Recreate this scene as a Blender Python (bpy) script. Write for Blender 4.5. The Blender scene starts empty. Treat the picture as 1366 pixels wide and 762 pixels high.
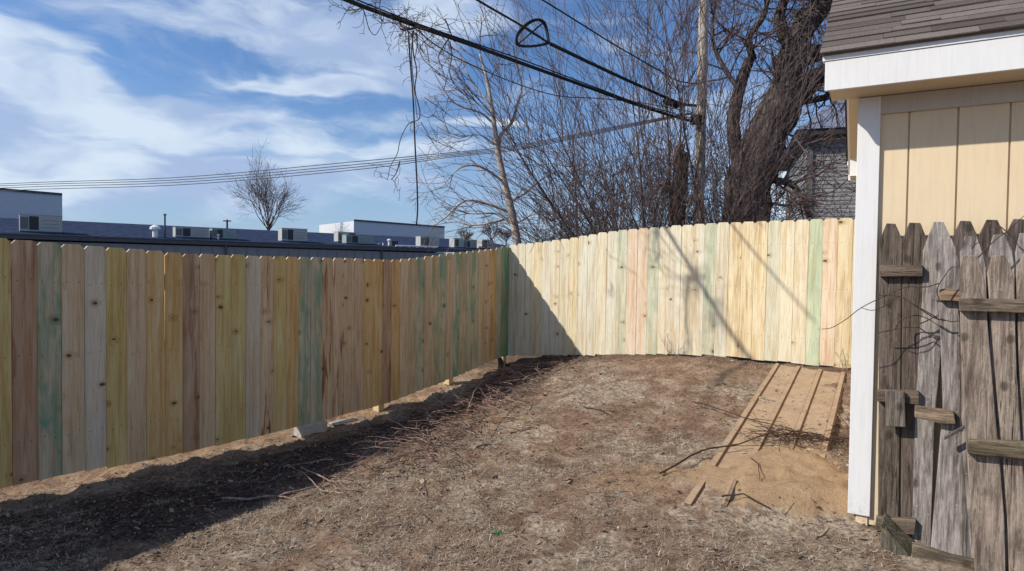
import bpy, math, random
import numpy as np
from mathutils import Vector, Matrix, noise

random.seed(7)
RNG = np.random.default_rng(11)
scene = bpy.context.scene
COL = scene.collection
H = 1.4                                   # camera height above the yard
FOC = 850.0
PITCH, ROLL = math.radians(1.5), math.radians(0.7)
V = Vector
# ---------------------------------------------------------------- camera frame
Fw = V((0, math.cos(PITCH), -math.sin(PITCH)))
U0 = V((0, math.sin(PITCH), math.cos(PITCH)))
R0 = V((1, 0, 0))
Up = U0 * math.cos(ROLL) - R0 * math.sin(ROLL)
Rt = R0 * math.cos(ROLL) + U0 * math.sin(ROLL)
CAM = V((0, 0, H))

def ray(x, y): return Fw + Rt * ((x - 683) / FOC) - Up * ((y - 381) / FOC)
def onplane(x, y, P, n):
    d = ray(x, y); t = (P - CAM).dot(n) / d.dot(n); return CAM + d * t
def at(x, y, Y):
    d = ray(x, y); return CAM + d * (Y / d.y)
def athz(x, y, z):
    d = ray(x, y); return CAM + d * ((z - H) / d.z)

# ---------------------------------------------------------------- measured lines
L0 = V((-3.197, 4.067, 0)); Ld = V((.5235, .852, 0)).normalized()
CN = L0 + Ld * 6.02
Rd = V((.821, -.571, 0)).normalized()
nL = V((Ld.y, -Ld.x, 0))                  # towards the yard
nR = V((Rd.y, -Rd.x, 0))                  # towards the yard (camera side)
if nR.dot(-CN) < 0: nR = -nR
Wd = V((.870, -.492, 0)).normalized()     # along the shed front
Nd = V((.492, .870, 0)).normalized()      # shed depth, away from camera
K = V((1.858, 3.419, 0))                  # shed front left corner
SUN = V((-.995, -.25, .79)).normalized()

def interp(tab, s):
    if s <= tab[0][0]: return tab[0][1]
    for (a, b), (c, d) in zip(tab, tab[1:]):
        if s <= c: return b + (d - b) * (s - a) / (c - a)
    return tab[-1][1]
topL = [(-3, .2), (-.06, .15), (.42, .13), (.85, .11), (1.13, .09), (3.55, .085), (4.03, .12), (4.61, .185), (5.27, .245), (5.64, .28), (5.95, .33), (6.2, .34)]
botL = [(-3, -1.40), (.14, -1.44), (.42, -1.445), (.71, -1.48), (1.27, -1.50), (1.84, -1.515), (2.5, -1.52), (3.27, -1.515), (3.57, -1.5), (3.99, -1.46), (4.48, -1.42), (4.86, -1.38), (5.37, -1.31), (5.77, -1.26), (6.2, -1.25)]
topR = [(0, .33), (.09, .35), (.53, .38), (.94, .42), (1.48, .49), (1.93, .53), (2.47, .55), (3.04, .57), (4.41, .58), (8, .6)]
botR = [(0, -1.25), (.12, -1.25), (.97, -1.16), (1.51, -1.11), (2.09, -1.05), (2.5, -1.01), (3.08, -.99), (4.45, -1.0), (8, -1.0)]

# ---------------------------------------------------------------- ground height
anch = []
for s in np.arange(-3, 6.1, .6):
    P = L0 + Ld * float(s); z = interp(botL, s) - (.09 if s < 5.3 else .12)
    anch.append((P.x, P.y, z)); q = P - nL * 1.2; anch.append((q.x, q.y, z - .02)); 
    q = P + nL * .35; anch.append((q.x, q.y, z + .01))
for s in np.arange(.4, 7, .6):
    P = CN + Rd * float(s); z = interp(botR, s) - .02
    anch.append((P.x, P.y, z)); q = P - nR * 1.2; anch.append((q.x, q.y, z - .05))
for a in [(1.9, 3.39, -1.37), (2.35, 3.12, -1.38), (3.2, 5.2, -1.15), (2.5, 4.5, -1.27), (0, 3, -1.46), (-.2, 4.6, -1.41), (.4, 6, -1.28),
          (1.4, 6.3, -1.13), (.8, 7.2, -1.12), (-.6, 6.2, -1.42), (0, 0, -1.5), (-2, 2, -1.52), (2.6, 1.5, -1.42), (-1.4, 4.6, -1.5), (-3, 0, -1.5), (1.2, 4.6, -1.36)]:
    anch.append(a)
A_ = np.array(anch); N_ = len(A_)
D_ = np.hypot(A_[:, None, 0] - A_[None, :, 0], A_[:, None, 1] - A_[None, :, 1])
w_ = np.linalg.solve(np.block([[np.sqrt(D_ ** 2 + .16) + np.eye(N_) * -.02, np.ones((N_, 1))], [np.ones((1, N_)), np.zeros((1, 1))]]), np.append(A_[:, 2], 0))
def gbase(x, y):
    d = np.sqrt((A_[:, 0] - x) ** 2 + (A_[:, 1] - y) ** 2 + .16)
    return float(d @ w_[:-1] + w_[-1])
def sstep(a, b, x):
    t = min(1, max(0, (x - a) / (b - a))); return t * t * (3 - 2 * t)
MX, MY = 1.70, 4.02
LB_ = V((1.0, 3.85, 0))
def sand_mound(x, y):
    # mound of sand spilled over the foot of the metal sheets
    dx, dy = x - MX, y - MY
    u = dx * Wd.x + dy * Wd.y; v = dx * Nd.x + dy * Nd.y
    n = noise.noise(V((x * 2.3, y * 2.3, 4))) * .3
    d = math.sqrt((u / .66) ** 2 + ((v + .1 * u - .06) / .64) ** 2) + n + noise.fractal(V((x * 7, y * 7, 1)), .9, 2.1, 3) * .16
    e = math.hypot(x - LB_.x, y - LB_.y) / .26 + n * 1.2
    return max(1 - sstep(.25, 1.2, d), .34 * (1 - sstep(.3, 1.1, e)))
def gsmooth(x, y):
    r = math.hypot(x - .5, y - 5)
    k = sstep(6.5, 16, r)
    z = -1.3
    if k < 1: z = gbase(x, y)
    far = -1.75 - .9 * sstep(20, 70, r)
    return H + z * (1 - k) + far * k
def gz(x, y):
    z = gsmooth(x, y)
    r = math.hypot(x, y)
    if r < 16:
        n = noise.fractal(V((x * 1.3, y * 1.3, 0)), 1.0, 2.1, 3) * .026
        n += noise.fractal(V((x * 7, y * 7, 3)), .7, 2.1, 4) * .018 + max(0, noise.noise(V((x * 2.6, y * 2.6, 21)))) * .03
        s = sand_mound(x, y)
        q = V((x, y)) - pTL.xy; aa = (q.x * pv.y - q.y * pv.x) / (pu.x * pv.y - pu.y * pv.x)
        n = n * (1 - .6 * s) + s * (.5 + .5 * sstep(.15, .5, aa)) * (.115 + .045 * noise.fractal(V((x * 5, y * 5, 6)), .9, 2.1, 3))
        # rough dug soil along the left fence
        dl = (V((x, y, 0)) - L0).dot(nL)
        if -.5 < dl < 1.9: n += noise.fractal(V((x * 4.2, y * 4.2, 9)), .8, 2.2, 4) * .035 * (1 - sstep(.9, 1.9, dl))
        z += n
    return z
def ground_at(x, y):
    d = ray(x, y); t = 1.0
    for i in range(400):
        P = CAM + d * t
        if P.z < gsmooth(P.x, P.y): break
        t += .03
    return P

# metal sheet frame
LB_ = ground_at(938, 672)
pTL = ground_at(1034, 490); pTR = ground_at(1128, 503); pBL = ground_at(912, 676)
def lift(p, d): p = p.copy(); p.z += d; return p
pTL, pTR, pBL = lift(pTL, .03), lift(pTR, .03), lift(pBL, .008)
pu = (pTR - pTL); pv = (pBL - pTL)
def on_panel(x, y):
    q = V((x, y)) - pTL.xy; det = pu.x * pv.y - pu.y * pv.x
    a = (q.x * pv.y - q.y * pv.x) / det; b = (pu.x * q.y - pu.y * q.x) / det
    return -.02 < a < 1.02 and -.01 < b < 1.0
# ---------------------------------------------------------------- mesh builder
class MB:
    def __init__(s): s.v = []; s.f = []; s.m = []; s.cur = 0
    def poly(s, pts):
        b = len(s.v); s.v += [tuple(p) for p in pts]; s.f.append(tuple(range(b, b + len(pts)))); s.m.append(s.cur)
    def hexa(s, P):   # 8 corners: bottom 0-3 ccw, top 4-7
        b = len(s.v); s.v += [tuple(p) for p in P]
        for q in ((0, 3, 2, 1), (4, 5, 6, 7), (0, 1, 5, 4), (1, 2, 6, 5), (2, 3, 7, 6), (3, 0, 4, 7)):
            s.f.append(tuple(b + i for i in q)); s.m.append(s.cur)
    def box(s, c, X, Y, Z):   # centre, half vectors
        c = V(c); X = V(X); Y = V(Y); Z = V(Z)
        s.hexa([c - X - Y - Z, c + X - Y - Z, c + X + Y - Z, c - X + Y - Z, c - X - Y + Z, c + X - Y + Z, c + X + Y + Z, c - X + Y + Z])
    def prism(s, pts, d):     # outline extruded by d
        n = len(pts); d = V(d); b = len(s.v)
        s.v += [tuple(p) for p in pts] + [tuple(V(p) + d) for p in pts]
        s.f.append(tuple(range(b, b + n))); s.f.append(tuple(range(b + 2 * n - 1, b + n - 1, -1))); s.m += [s.cur] * 2
        for i in range(n):
            j = (i + 1) % n; s.f.append((b + i, b + n + i, b + n + j, b + j)); s.m.append(s.cur)
    def tube(s, pts, rad, n=6, cap=True):
        pts = [V(p) for p in pts]; b0 = len(s.v); k = len(pts)
        if not hasattr(rad, '__len__'): rad = [rad] * k
        ref = None
        for i, p in enumerate(pts):
            t = (pts[min(i + 1, k - 1)] - pts[max(i - 1, 0)])
            if t.length < 1e-9: t = V((0, 0, 1))
            t.normalize()
            if ref is None: ref = t.orthogonal().normalized()
            ref = (ref - t * ref.dot(t))
            if ref.length < 1e-6: ref = t.orthogonal()
            ref.normalize(); q = t.cross(ref)
            for j in range(n):
                a = 2 * math.pi * j / n
                s.v.append(tuple(p + (ref * math.cos(a) + q * math.sin(a)) * rad[i]))
        for i in range(k - 1):
            for j in range(n):
                a = b0 + i * n + j; c = b0 + i * n + (j + 1) % n
                s.f.append((a, c, c + n, a + n)); s.m.append(s.cur)
        if cap and n > 3:
            s.f.append(tuple(b0 + j for j in range(n - 1, -1, -1))); s.f.append(tuple(b0 + (k - 1) * n + j for j in range(n))); s.m += [s.cur] * 2
    def build(s, name, mats, parent=None, smooth=False, origin=None, bevel=0):
        me = bpy.data.meshes.new(name)
        o0 = V(origin) if origin is not None else V((0, 0, 0))
        me.from_pydata([tuple(V(v) - o0) for v in s.v] if origin is not None else s.v, [], s.f)
        if not isinstance(mats, (list, tuple)): mats = [mats]
        for m in mats: me.materials.append(m)
        if len(mats) > 1: me.polygons.foreach_set('material_index', s.m)
        if smooth: me.polygons.foreach_set('use_smooth', [True] * len(me.polygons))
        me.update()
        o = bpy.data.objects.new(name, me); COL.objects.link(o); o.location = o0
        if parent: o.parent = parent
        if bevel:
            md = o.modifiers.new('bevel', 'BEVEL'); md.width = bevel; md.segments = 2; md.limit_method = 'ANGLE'
        return o
def tag(o, label=None, cat=None, group=None, kind=None):
    if label: o['label'] = label
    if cat: o['category'] = cat
    if group: o['group'] = group
    if kind: o['kind'] = kind
    return o
def empty(name, loc, label, cat, group=None, mat=None):
    o = bpy.data.objects.new(name, None); COL.objects.link(o); o.empty_display_size = .1
    if mat is not None: o.matrix_world = mat
    else: o.location = loc
    return tag(o, label, cat, group)

# ---------------------------------------------------------------- materials
class NT:
    def __init__(s, name, world=False):
        if world: s.owner = bpy.data.worlds.new(name)
        else: s.owner = bpy.data.materials.new(name)
        s.owner.use_nodes = True; s.t = s.owner.node_tree; s.t.nodes.clear()
    def n(s, ty, **k):
        nd = s.t.nodes.new(ty)
        for a, b in k.items():
            if a == 'inp':
                for i, v in b.items():
                    if isinstance(v, bpy.types.NodeSocket): s.t.links.new(v, nd.inputs[i])
                    else: nd.inputs[i].default_value = v
            else: setattr(nd, a, b)
        return nd
    def math(s, op, a, b=0, c=None, clamp=False):
        nd = s.n('ShaderNodeMath', operation=op, use_clamp=clamp, inp={0: a, 1: b})
        if c is not None: 
            if isinstance(c, bpy.types.NodeSocket): s.t.links.new(c, nd.inputs[2])
            else: nd.inputs[2].default_value = c
        return nd.outputs[0]
    def mix(s, f, a, b, blend='MIX'):
        def c4(v): return v if isinstance(v, bpy.types.NodeSocket) else (tuple(v) + (1,) if len(v) == 3 else v)
        nd = s.n('ShaderNodeMix', data_type='RGBA', blend_type=blend, clamp_factor=True)
        for i, v in ((0, f), (6, c4(a)), (7, c4(b))):
            if isinstance(v, bpy.types.NodeSocket): s.t.links.new(v, nd.inputs[i])
            else: nd.inputs[i].default_value = v
        return nd.outputs[2]
    def ramp(s, v, a, b, lo=0., hi=1., smooth=True):
        nd = s.n('ShaderNodeMapRange', interpolation_type='SMOOTHSTEP' if smooth else 'LINEAR', inp={0: v, 1: a, 2: b, 3: lo, 4: hi}); return nd.outputs[0]
    def noise(s, vec, scale, detail=4, rough=.55, dist=0):
        return s.n('ShaderNodeTexNoise', inp={0: vec, 'Scale': scale, 'Detail': detail, 'Roughness': rough, 'Distortion': dist}).outputs[0]
    def mapping(s, vec, sc, loc=(0, 0, 0), rot=(0, 0, 0)):
        nd = s.n('ShaderNodeMapping', inp={0: vec, 1: loc, 2: rot, 3: sc}); return nd.outputs[0]
    def attr(s, name, ty='OBJECT', out='Fac'):
        return s.n('ShaderNodeAttribute', attribute_type=ty, attribute_name=name).outputs[out]
    def finish(s, col, rough=.8, bump=None, bstr=.4, bdist=.01, spec=.3, metal=0, **kw):
        p = s.n('ShaderNodeBsdfPrincipled')
        for k, v in (('Base Color', col), ('Roughness', rough), ('Specular IOR Level', spec), ('Metallic', metal)):
            if isinstance(v, bpy.types.NodeSocket): s.t.links.new(v, p.inputs[k])
            else: p.inputs[k].default_value = tuple(v) + (1,) if k == 'Base Color' and len(v) == 3 else v
        if bump is not None:
            b = s.n('ShaderNodeBump', inp={'Strength': bstr, 'Distance': bdist, 'Height': bump}); s.t.links.new(b.outputs[0], p.inputs['Normal'])
        o = s.n('ShaderNodeOutputMaterial'); s.t.links.new(p.outputs[0], o.inputs[0]); return s.owner

def seeded(s):   # object coordinates shifted by each object's own seed
    oc = s.n('ShaderNodeTexCoord').outputs['Object']
    sd = s.attr('seed')
    cb = s.n('ShaderNodeCombineXYZ', inp={0: s.math('MULTIPLY', sd, 3.17), 1: s.math('MULTIPLY', sd, 1.3), 2: s.math('MULTIPLY', sd, 7.31)}).outputs[0]
    return oc, s.n('ShaderNodeVectorMath', operation='ADD', inp={0: oc, 1: cb}).outputs[0]

def mat_pine():
    s = NT('new_pine_boards'); oc, pc = seeded(s)
    tint = s.n('ShaderNodeObjectInfo').outputs['Color']
    green = s.attr('stain'); red = s.attr('streak')
    # knots and the grain that swerves around them
    kp = s.mapping(pc, (3.3, 0.0, 4.9)); 
    kpn = s.n('ShaderNodeVectorMath', operation='ADD', inp={0: kp, 1: s.n('ShaderNodeVectorMath', operation='SCALE', inp={0: s.n('ShaderNodeTexNoise', inp={0: pc, 'Scale': 14.}).outputs[1], 3: .10}).outputs[0]}).outputs[0]
    kx = s.n('ShaderNodeSeparateXYZ', inp={0: kpn}).outputs
    vo = s.n('ShaderNodeTexVoronoi', voronoi_dimensions='2D', inp={0: s.n('ShaderNodeCombineXYZ', inp={0: kx[0], 1: kx[2]}).outputs[0], 'Scale': 1.0})
    kd = vo.outputs['Distance']; kr = s.n('ShaderNodeSeparateColor', inp={0: vo.outputs['Color']}).outputs
    on = s.math('GREATER_THAN', s.math('ADD', kr[0], s.math('MULTIPLY', s.attr('knots'), .42)), .84)
    size = s.ramp(kr[1], 0, 1, .02, .10, False)
    core = s.math('MULTIPLY', s.math('SUBTRACT', 1, s.math('DIVIDE', kd, size), clamp=True), on)
    core = s.ramp(core, 0, .55)
    halo = s.math('MULTIPLY', s.ramp(kd, .03, .24, 1, 0), on)
    gx = s.math('MULTIPLY', halo, .55)
    gv = s.n('ShaderNodeVectorMath', operation='ADD', inp={0: s.mapping(pc, (1, 1, .045)), 1: s.n('ShaderNodeCombineXYZ', inp={0: s.math('MULTIPLY', gx, .05), 2: s.math('MULTIPLY', gx, .06)}).outputs[0]}).outputs[0]
    g1 = s.noise(gv, 34, 5, .6, .25); g2 = s.noise(gv, 150, 3, .6); g3 = s.noise(s.mapping(pc, (1, 1, .10)), 11, 3, .5, .6)
    col = s.mix(s.ramp(g1, .44, .64), tint, s.mix(1, tint, (.87, .76, .62), 'MULTIPLY'))
    col = s.mix(s.ramp(g3, .42, .75, 0, .6), col, s.mix(1, col, (.88, .78, .70), 'MULTIPLY'))
    col = s.mix(s.ramp(g3, .50, .28, 0, .6), col, s.mix(.5, col, (.74, .68, .50)))
    col = s.mix(s.ramp(g2, .42, .68, 0, .55), col, s.mix(1, col, (.72, .62, .5), 'MULTIPLY'))
    col = s.mix(s.math('MULTIPLY', halo, .42), col, s.mix(1, col, (.60, .46, .34), 'MULTIPLY'))
    # resin / heartwood streaks
    st = s.noise(s.mapping(pc, (1, 1, .07)), 24, 4, .6, .5)
    col = s.mix(s.math('MULTIPLY', s.ramp(st, .53, .66), red), col, (.20, .075, .03))
    # preservative stain
    gn = s.noise(s.mapping(pc, (1, 1, .28)), 9, 4, .6, .6)
    col = s.mix(s.math('MULTIPLY', s.ramp(gn, .36, .68), green), col, s.mix(.22, (.09, .25, .16), col))
    col = s.mix(s.math('MULTIPLY', s.math('MULTIPLY', halo, green), .55), col, (.05, .2, .12))
    col = s.mix(s.math('MULTIPLY', core, .95), col, (.095, .05, .028))
    return s.finish(col, .72, s.math('ADD', g1, s.math('MULTIPLY', core, -.4)), .25, .004, .25)
def mat_old():
    s = NT('weathered_grey_wood'); oc, pc = seeded(s)
    tint = s.n('ShaderNodeObjectInfo').outputs['Color']
    gv = s.mapping(pc, (1, 1, .075))
    g1 = s.noise(gv, 62, 7, .75, .5); g2 = s.noise(gv, 260, 4, .7); g3 = s.noise(s.mapping(pc, (1, 1, .3)), 9, 4, .6, .4)
    col = s.mix(s.ramp(g1, .36, .64), s.mix(1, tint, (.36, .34, .33), 'MULTIPLY'), tint)
    col = s.mix(s.ramp(g2, .50, .74, 0, .75), col, s.mix(1, col, (.38, .36, .35), 'MULTIPLY'))
    col = s.mix(s.ramp(g3, .48, .68, 0, .75), col, s.mix(1, col, (.45, .43, .44), 'MULTIPLY'))
    col = s.mix(s.ramp(s.noise(pc, 60, 3, .7), .6, .72, 0, .5), col, s.mix(1, tint, (1.35, 1.33, 1.3), 'MULTIPLY'))
    crack = s.noise(s.mapping(pc, (1, 1, .02)), 55, 2, .4, .2)
    ck = s.ramp(s.math('ABSOLUTE', s.math('SUBTRACT', crack, .5)), .0, .010, 1, 0)
    ck = s.math('MULTIPLY', ck, s.ramp(s.noise(s.mapping(pc, (1, 1, .2)), 5, 2), .50, .62))
    kx = s.n('ShaderNodeSeparateXYZ', inp={0: s.mapping(pc, (7.0, 0, 5.0))}).outputs
    kv = s.n('ShaderNodeTexVoronoi', voronoi_dimensions='2D', inp={0: s.n('ShaderNodeCombineXYZ', inp={0: kx[0], 1: kx[2]}).outputs[0], 'Scale': 1.0})
    kr = s.n('ShaderNodeSeparateColor', inp={0: kv.outputs['Color']}).outputs
    kn = s.math('MULTIPLY', s.ramp(s.math('ADD', kv.outputs['Distance'], s.math('MULTIPLY', s.math('SUBTRACT', s.noise(pc, 30, 3), .5), .12)), .05, .17, 1, 0), s.math('GREATER_THAN', kr[0], .62))
    col = s.mix(s.math('MULTIPLY', kn, .7), col, (.03, .026, .024)); col = s.mix(s.math('MULTIPLY', ck, .9), col, (.012, .010, .009))
    z = s.n('ShaderNodeSeparateXYZ', inp={0: oc}).outputs[2]
    moss = s.math('MULTIPLY', s.ramp(s.noise(pc, 38, 4, .7), .52, .62), s.attr('moss'))
    col = s.mix(moss, col, (.075, .085, .045))
    hgt = s.math('SUBTRACT', s.math('ADD', s.math('MULTIPLY', g1, .6), s.math('MULTIPLY', g2, .35)), s.math('ADD', ck, s.math('MULTIPLY', kn, .2)))
    return s.finish(col, .88, hgt, .75, .006, .15)
def mat_paint(name, base, var=.05, dirt=.15, rough=.6, grain=True, splash=True):
    s = NT(name); oc, pc = seeded(s)
    a = s.noise(s.mapping(pc, (1, 1, .08)), 60, 5, .6); b = s.noise(pc, 2.2, 4, .6); c = s.noise(pc, 26, 4, .7)
    dk = tuple(x * (1 - var * 2.4) for x in base)
    col = s.mix(s.ramp(a, .4, .75), base, dk)
    col = s.mix(s.ramp(b, .45, .75, 0, dirt), col, tuple(x * y for x, y in zip(base, (.74, .68, .6))))
    col = s.mix(s.ramp(c, .62, .76, 0, dirt * 1.5), col, tuple(x * y for x, y in zip(base, (.55, .5, .45))))
    if splash:
        z = s.n('ShaderNodeSeparateXYZ', inp={0: s.n('ShaderNodeNewGeometry').outputs['Position']}).outputs[2]
        col = s.mix(s.math('MULTIPLY', s.ramp(z, .04, .24, 1, 0), s.ramp(s.noise(pc, 45, 5, .7), .42, .70, 0, .5)), col, (.27, .20, .14))
    return s.finish(col, rough, a, .12 if grain else .03, .004, .3)
def mat_plain(name, base, rough=.7, n=8, var=.3, metal=0, bump=.2):
    s = NT(name); oc, pc = seeded(s)
    a = s.noise(pc, n, 5, .65)
    col = s.mix(s.ramp(a, .3, .7), base, tuple(x * (1 - var) for x in base))
    return s.finish(col, rough, a, bump, .01, .3, metal)
def mat_bark(name, c1, c2, sc=14, zs=.3):
    s = NT(name); pc = s.n('ShaderNodeTexCoord').outputs['Object']
    a = s.noise(s.mapping(pc, (1, 1, zs)), sc, 6, .7, .6); b = s.noise(pc, 3, 3)
    col = s.mix(s.ramp(a, .36, .66), c2, c1); col = s.mix(s.ramp(b, .5, .75, 0, .5), col, tuple(x * .55 for x in c1))
    return s.finish(col, .9, a, .8, .03, .1)

def mat_ground():
    s = NT('yard_soil_and_thatch'); pc = s.n('ShaderNodeTexCoord').outputs['Object']
    sand = s.attr('sand', 'GEOMETRY'); mulch_shade = s.attr('mulch_shade', 'GEOMETRY'); bare = s.attr('bare', 'GEOMETRY')
    n0 = s.noise(pc, .9, 4, .6); n1 = s.noise(pc, 4.5, 6, .65, .3); n2 = s.noise(pc, 34, 6, .75); n3 = s.noise(pc, 130, 4, .8); n4 = s.noise(pc, 11, 5, .7, .8)
    soil = s.mix(s.ramp(n1, .35, .65), (.21, .135, .09), (.36, .25, .175))
    soil = s.mix(s.ramp(n2, .48, .62, 0, .85), soil, (.09, .058, .042))
    soil = s.mix(s.ramp(n3, .55, .72, 0, .5), soil, (.33, .26, .195))
    that = s.mix(s.ramp(n2, .36, .62), (.17, .12, .085), (.48, .395, .30))
    that = s.mix(s.ramp(n4, .52, .68, 0, .8), that, (.13, .095, .07)); that = s.mix(s.ramp(n3, .56, .7, 0, .6), that, (.42, .36, .28))
    gm = s.ramp(s.math('ADD', s.math('MULTIPLY', n0, .55), s.math('MULTIPLY', n1, .55)), .52, .60)
    blot = s.ramp(s.noise(pc, 2.6, 5, .7, .6), .52, .66)
    soil = s.mix(s.math('MULTIPLY', blot, .75), soil, s.mix(n2, (.06, .038, .028), (.17, .11, .08)))
    gm = s.math('MULTIPLY', gm, s.math('SUBTRACT', 1, bare, clamp=True))
    col = s.mix(gm, soil, that)
    ml = s.mix(s.ramp(n2, .38, .62), (.035, .024, .02), (.12, .085, .068))  # dark litter tone with the fence shadow's darkness put into it
    col = s.mix(s.math('MULTIPLY', mulch_shade, s.ramp(s.math('ADD', n1, s.math('MULTIPLY', mulch_shade, .4)), .42, .7)), col, ml)
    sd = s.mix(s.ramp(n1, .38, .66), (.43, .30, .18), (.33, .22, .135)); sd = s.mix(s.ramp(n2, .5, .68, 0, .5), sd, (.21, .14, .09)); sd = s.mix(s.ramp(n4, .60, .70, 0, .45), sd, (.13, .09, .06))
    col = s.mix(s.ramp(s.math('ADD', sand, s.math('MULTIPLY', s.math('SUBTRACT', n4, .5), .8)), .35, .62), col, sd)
    far = s.attr('far', 'GEOMETRY')
    col = s.mix(far, col, s.mix(s.ramp(n0, .4, .6), (.12, .11, .075), (.17, .145, .10)))
    h = s.math('ADD', s.math('MULTIPLY', n2, 1.0), s.math('ADD', s.math('MULTIPLY', n3, .45), s.math('MULTIPLY', n4, .8)))
    return s.finish(col, .95, h, .9, .022, .1)

def mat_island(name, cols, rough=.9, extra=(0, 0, 0)):
    s = NT(name); r = s.n('ShaderNodeNewGeometry').outputs['Random Per Island']
    cr = s.n('ShaderNodeValToRGB', inp={0: r}); e = cr.color_ramp; e.interpolation = 'LINEAR'
    while len(e.elements) < len(cols): e.elements.new(.5)
    for i, c in enumerate(cols): e.elements[i].position = i / (len(cols) - 1); e.elements[i].color = tuple(c) + (1,)
    return s.finish(cr.outputs[0], rough, None, spec=.15)
def mat_shingle():
    s = NT('asphalt_shingles'); pc = s.n('ShaderNodeTexCoord').outputs['Object']
    r = s.n('ShaderNodeNewGeometry').outputs['Random Per Island']
    a = s.noise(pc, 240, 3, .8); b = s.noise(pc, 18, 4, .6)
    col = s.mix(r, (.095, .080, .075), (.20, .175, .163))
    col = s.mix(s.ramp(a, .35, .7), s.mix(1, col, (.55, .53, .52), 'MULTIPLY'), s.mix(1, col, (1.35, 1.33, 1.3), 'MULTIPLY'))
    col = s.mix(s.ramp(b, .5, .7, 0, .35), col, (.10, .085, .075))
    return s.finish(col, .95, a, .5, .004, .1)

PINE = mat_pine(); OLD = mat_old()
WHITE = mat_paint('white_trim_paint', (.69, .69, .69), .03, .12)
TAN = mat_paint('tan_siding_paint', (.68, .55, .37), .03, .14)
TANLT = mat_paint('tan_soffit_paint', (.60, .49, .35), .04, .12)
FRIEZE = mat_paint('frieze_paint', (.50, .455, .40), .04, .15)
BLACK = mat_plain('cable_jacket', (.012, .012, .014), .55, 30, .2)
WIRE = mat_plain('wire_jacket', (.035, .035, .04), .5, 30, .2)
NAIL = mat_plain('nail_rust', (.09, .05, .03), .6, 90, .4, .3)
CONC = mat_plain('concrete', (.48, .44, .38), .9, 24, .3)
GALV = mat_plain('unit_metal', (.40, .41, .40), .5, 6, .15)
GALV2 = mat_plain('unit_metal_green', (.27, .33, .32), .5, 6, .15)
DARKG = mat_plain('unit_grille', (.045, .048, .055), .6, 30, .3)
LOUV = mat_plain('unit_coil', (.17, .18, .18), .6, 60, .4)
BWALL = mat_plain('grey_metal_wall', (.21, .215, .245), .7, 2, .1)
BFASC = mat_plain('dark_metal_fascia', (.075, .08, .095), .5, 3, .2)
BWHITE = mat_plain('white_block_wall', (.55, .57, .62), .8, 1.5, .06)
PVC = mat_plain('white_vent_plastic', (.75, .75, .75), .5, 6, .1)
def mat_farroof():
    s = NT('slate_blue_membrane_roof'); pc = s.n('ShaderNodeTexCoord').outputs['Object']
    a = s.noise(s.mapping(pc, (1, 1, 2.5)), 1.6, 5, .7)
    return s.finish(s.mix(s.ramp(a, .35, .7), (.018, .028, .062), (.045, .062, .11)), .95, a, .3, .05, spec=.03)
FROOF = mat_farroof()
BARKD = mat_bark('dark_furrowed_bark', (.125, .10, .09), (.02, .016, .015), 15, .16)
BARKG = mat_bark('grey_smooth_bark', (.50, .45, .41), (.27, .23, .205), 18)
TWIG = mat_bark('purple_brown_twigs', (.17, .125, .12), (.07, .05, .05), 20)
TWIGL = mat_bark('grey_twigs', (.26, .215, .20), (.12, .095, .09), 20)
POLEM = mat_bark('pole_timber', (.52, .47, .41), (.33, .29, .25), 7)
STICK = mat_bark('dry_stick', (.44, .31, .25), (.22, .13, .10), 30)
STICKD = mat_bark('dark_stick', (.10, .065, .05), (.05, .03, .025), 30)

def seed(o, col=None, **k):
    o['seed'] = random.random() * 12
    if col: o.color = tuple(col[:3]) + (1,)
    for a, b in k.items(): o[a] = b
    return o

# ================================================================ GROUND
def axis(lo, hi, step, far, g=1.16):
    a = list(np.arange(lo, hi, step)); d = step; x = hi
    while x < far: a.append(x); d *= g; x += d
    a.append(far); d = step; x = lo - step; b = []
    while x > -far: b.append(x); d *= g; x -= d
    b.append(-far)
    return b[::-1] + a
xs = axis(-4.4, 4.2, .03, 1800, 1.17); ys = axis(1.4, 9.4, .03, 1800, 1.17)
gv = []; sand = []; mulch_shade = []; bare = []; farr = []
for y in ys:
    for x in xs:
        gv.append((x, y, gz(x, y)))
        P = V((x, y, 0)); dl = (P - L0).dot(nL); sl = (P - L0).dot(Ld); dr = (P - CN).dot(nR)
        r = math.hypot(x, y)
        if r < 20:
            n = noise.fractal(V((x * 2.1, y * 2.1, 7)), .9, 2.1, 3)
            sa = sand_mound(x, y) * 1.25 + n * .25 * (1 if math.hypot(x - MX, y - MY) < 1.6 else 0)
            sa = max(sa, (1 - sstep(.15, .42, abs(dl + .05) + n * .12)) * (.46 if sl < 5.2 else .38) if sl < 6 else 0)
            sa = max(sa, .45 * (1 - sstep(.5, 1.1, math.hypot(x - .85, y - 4.15) / .45 + n * .5)))
            sa = max(sa, .4 * (1 - sstep(.3, 1.2, math.hypot((x + .1), (y - 5.6)) / .8 + n * .5)))
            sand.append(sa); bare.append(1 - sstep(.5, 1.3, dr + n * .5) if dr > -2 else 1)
            m = sstep(.2, .5, dl + n * .2) * (1 - sstep(1.2, 1.75, dl + n * .35)) if sl < 6.5 else 0  # litter band, also darkened to paint in the left fence's cast shadow
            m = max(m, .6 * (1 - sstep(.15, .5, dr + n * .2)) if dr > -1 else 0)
            mulch_shade.append(m); farr.append(sstep(12, 18, r))
        else: sand.append(0); bare.append(0); mulch_shade.append(0); farr.append(1)
nx = len(xs); ny = len(ys)
gf = [(j * nx + i, j * nx + i + 1, (j + 1) * nx + i + 1, (j + 1) * nx + i) for j in range(ny - 1) for i in range(nx - 1)]
gm = bpy.data.meshes.new('ground'); gm.from_pydata(gv, [], gf); gm.materials.append(mat_ground())
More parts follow.
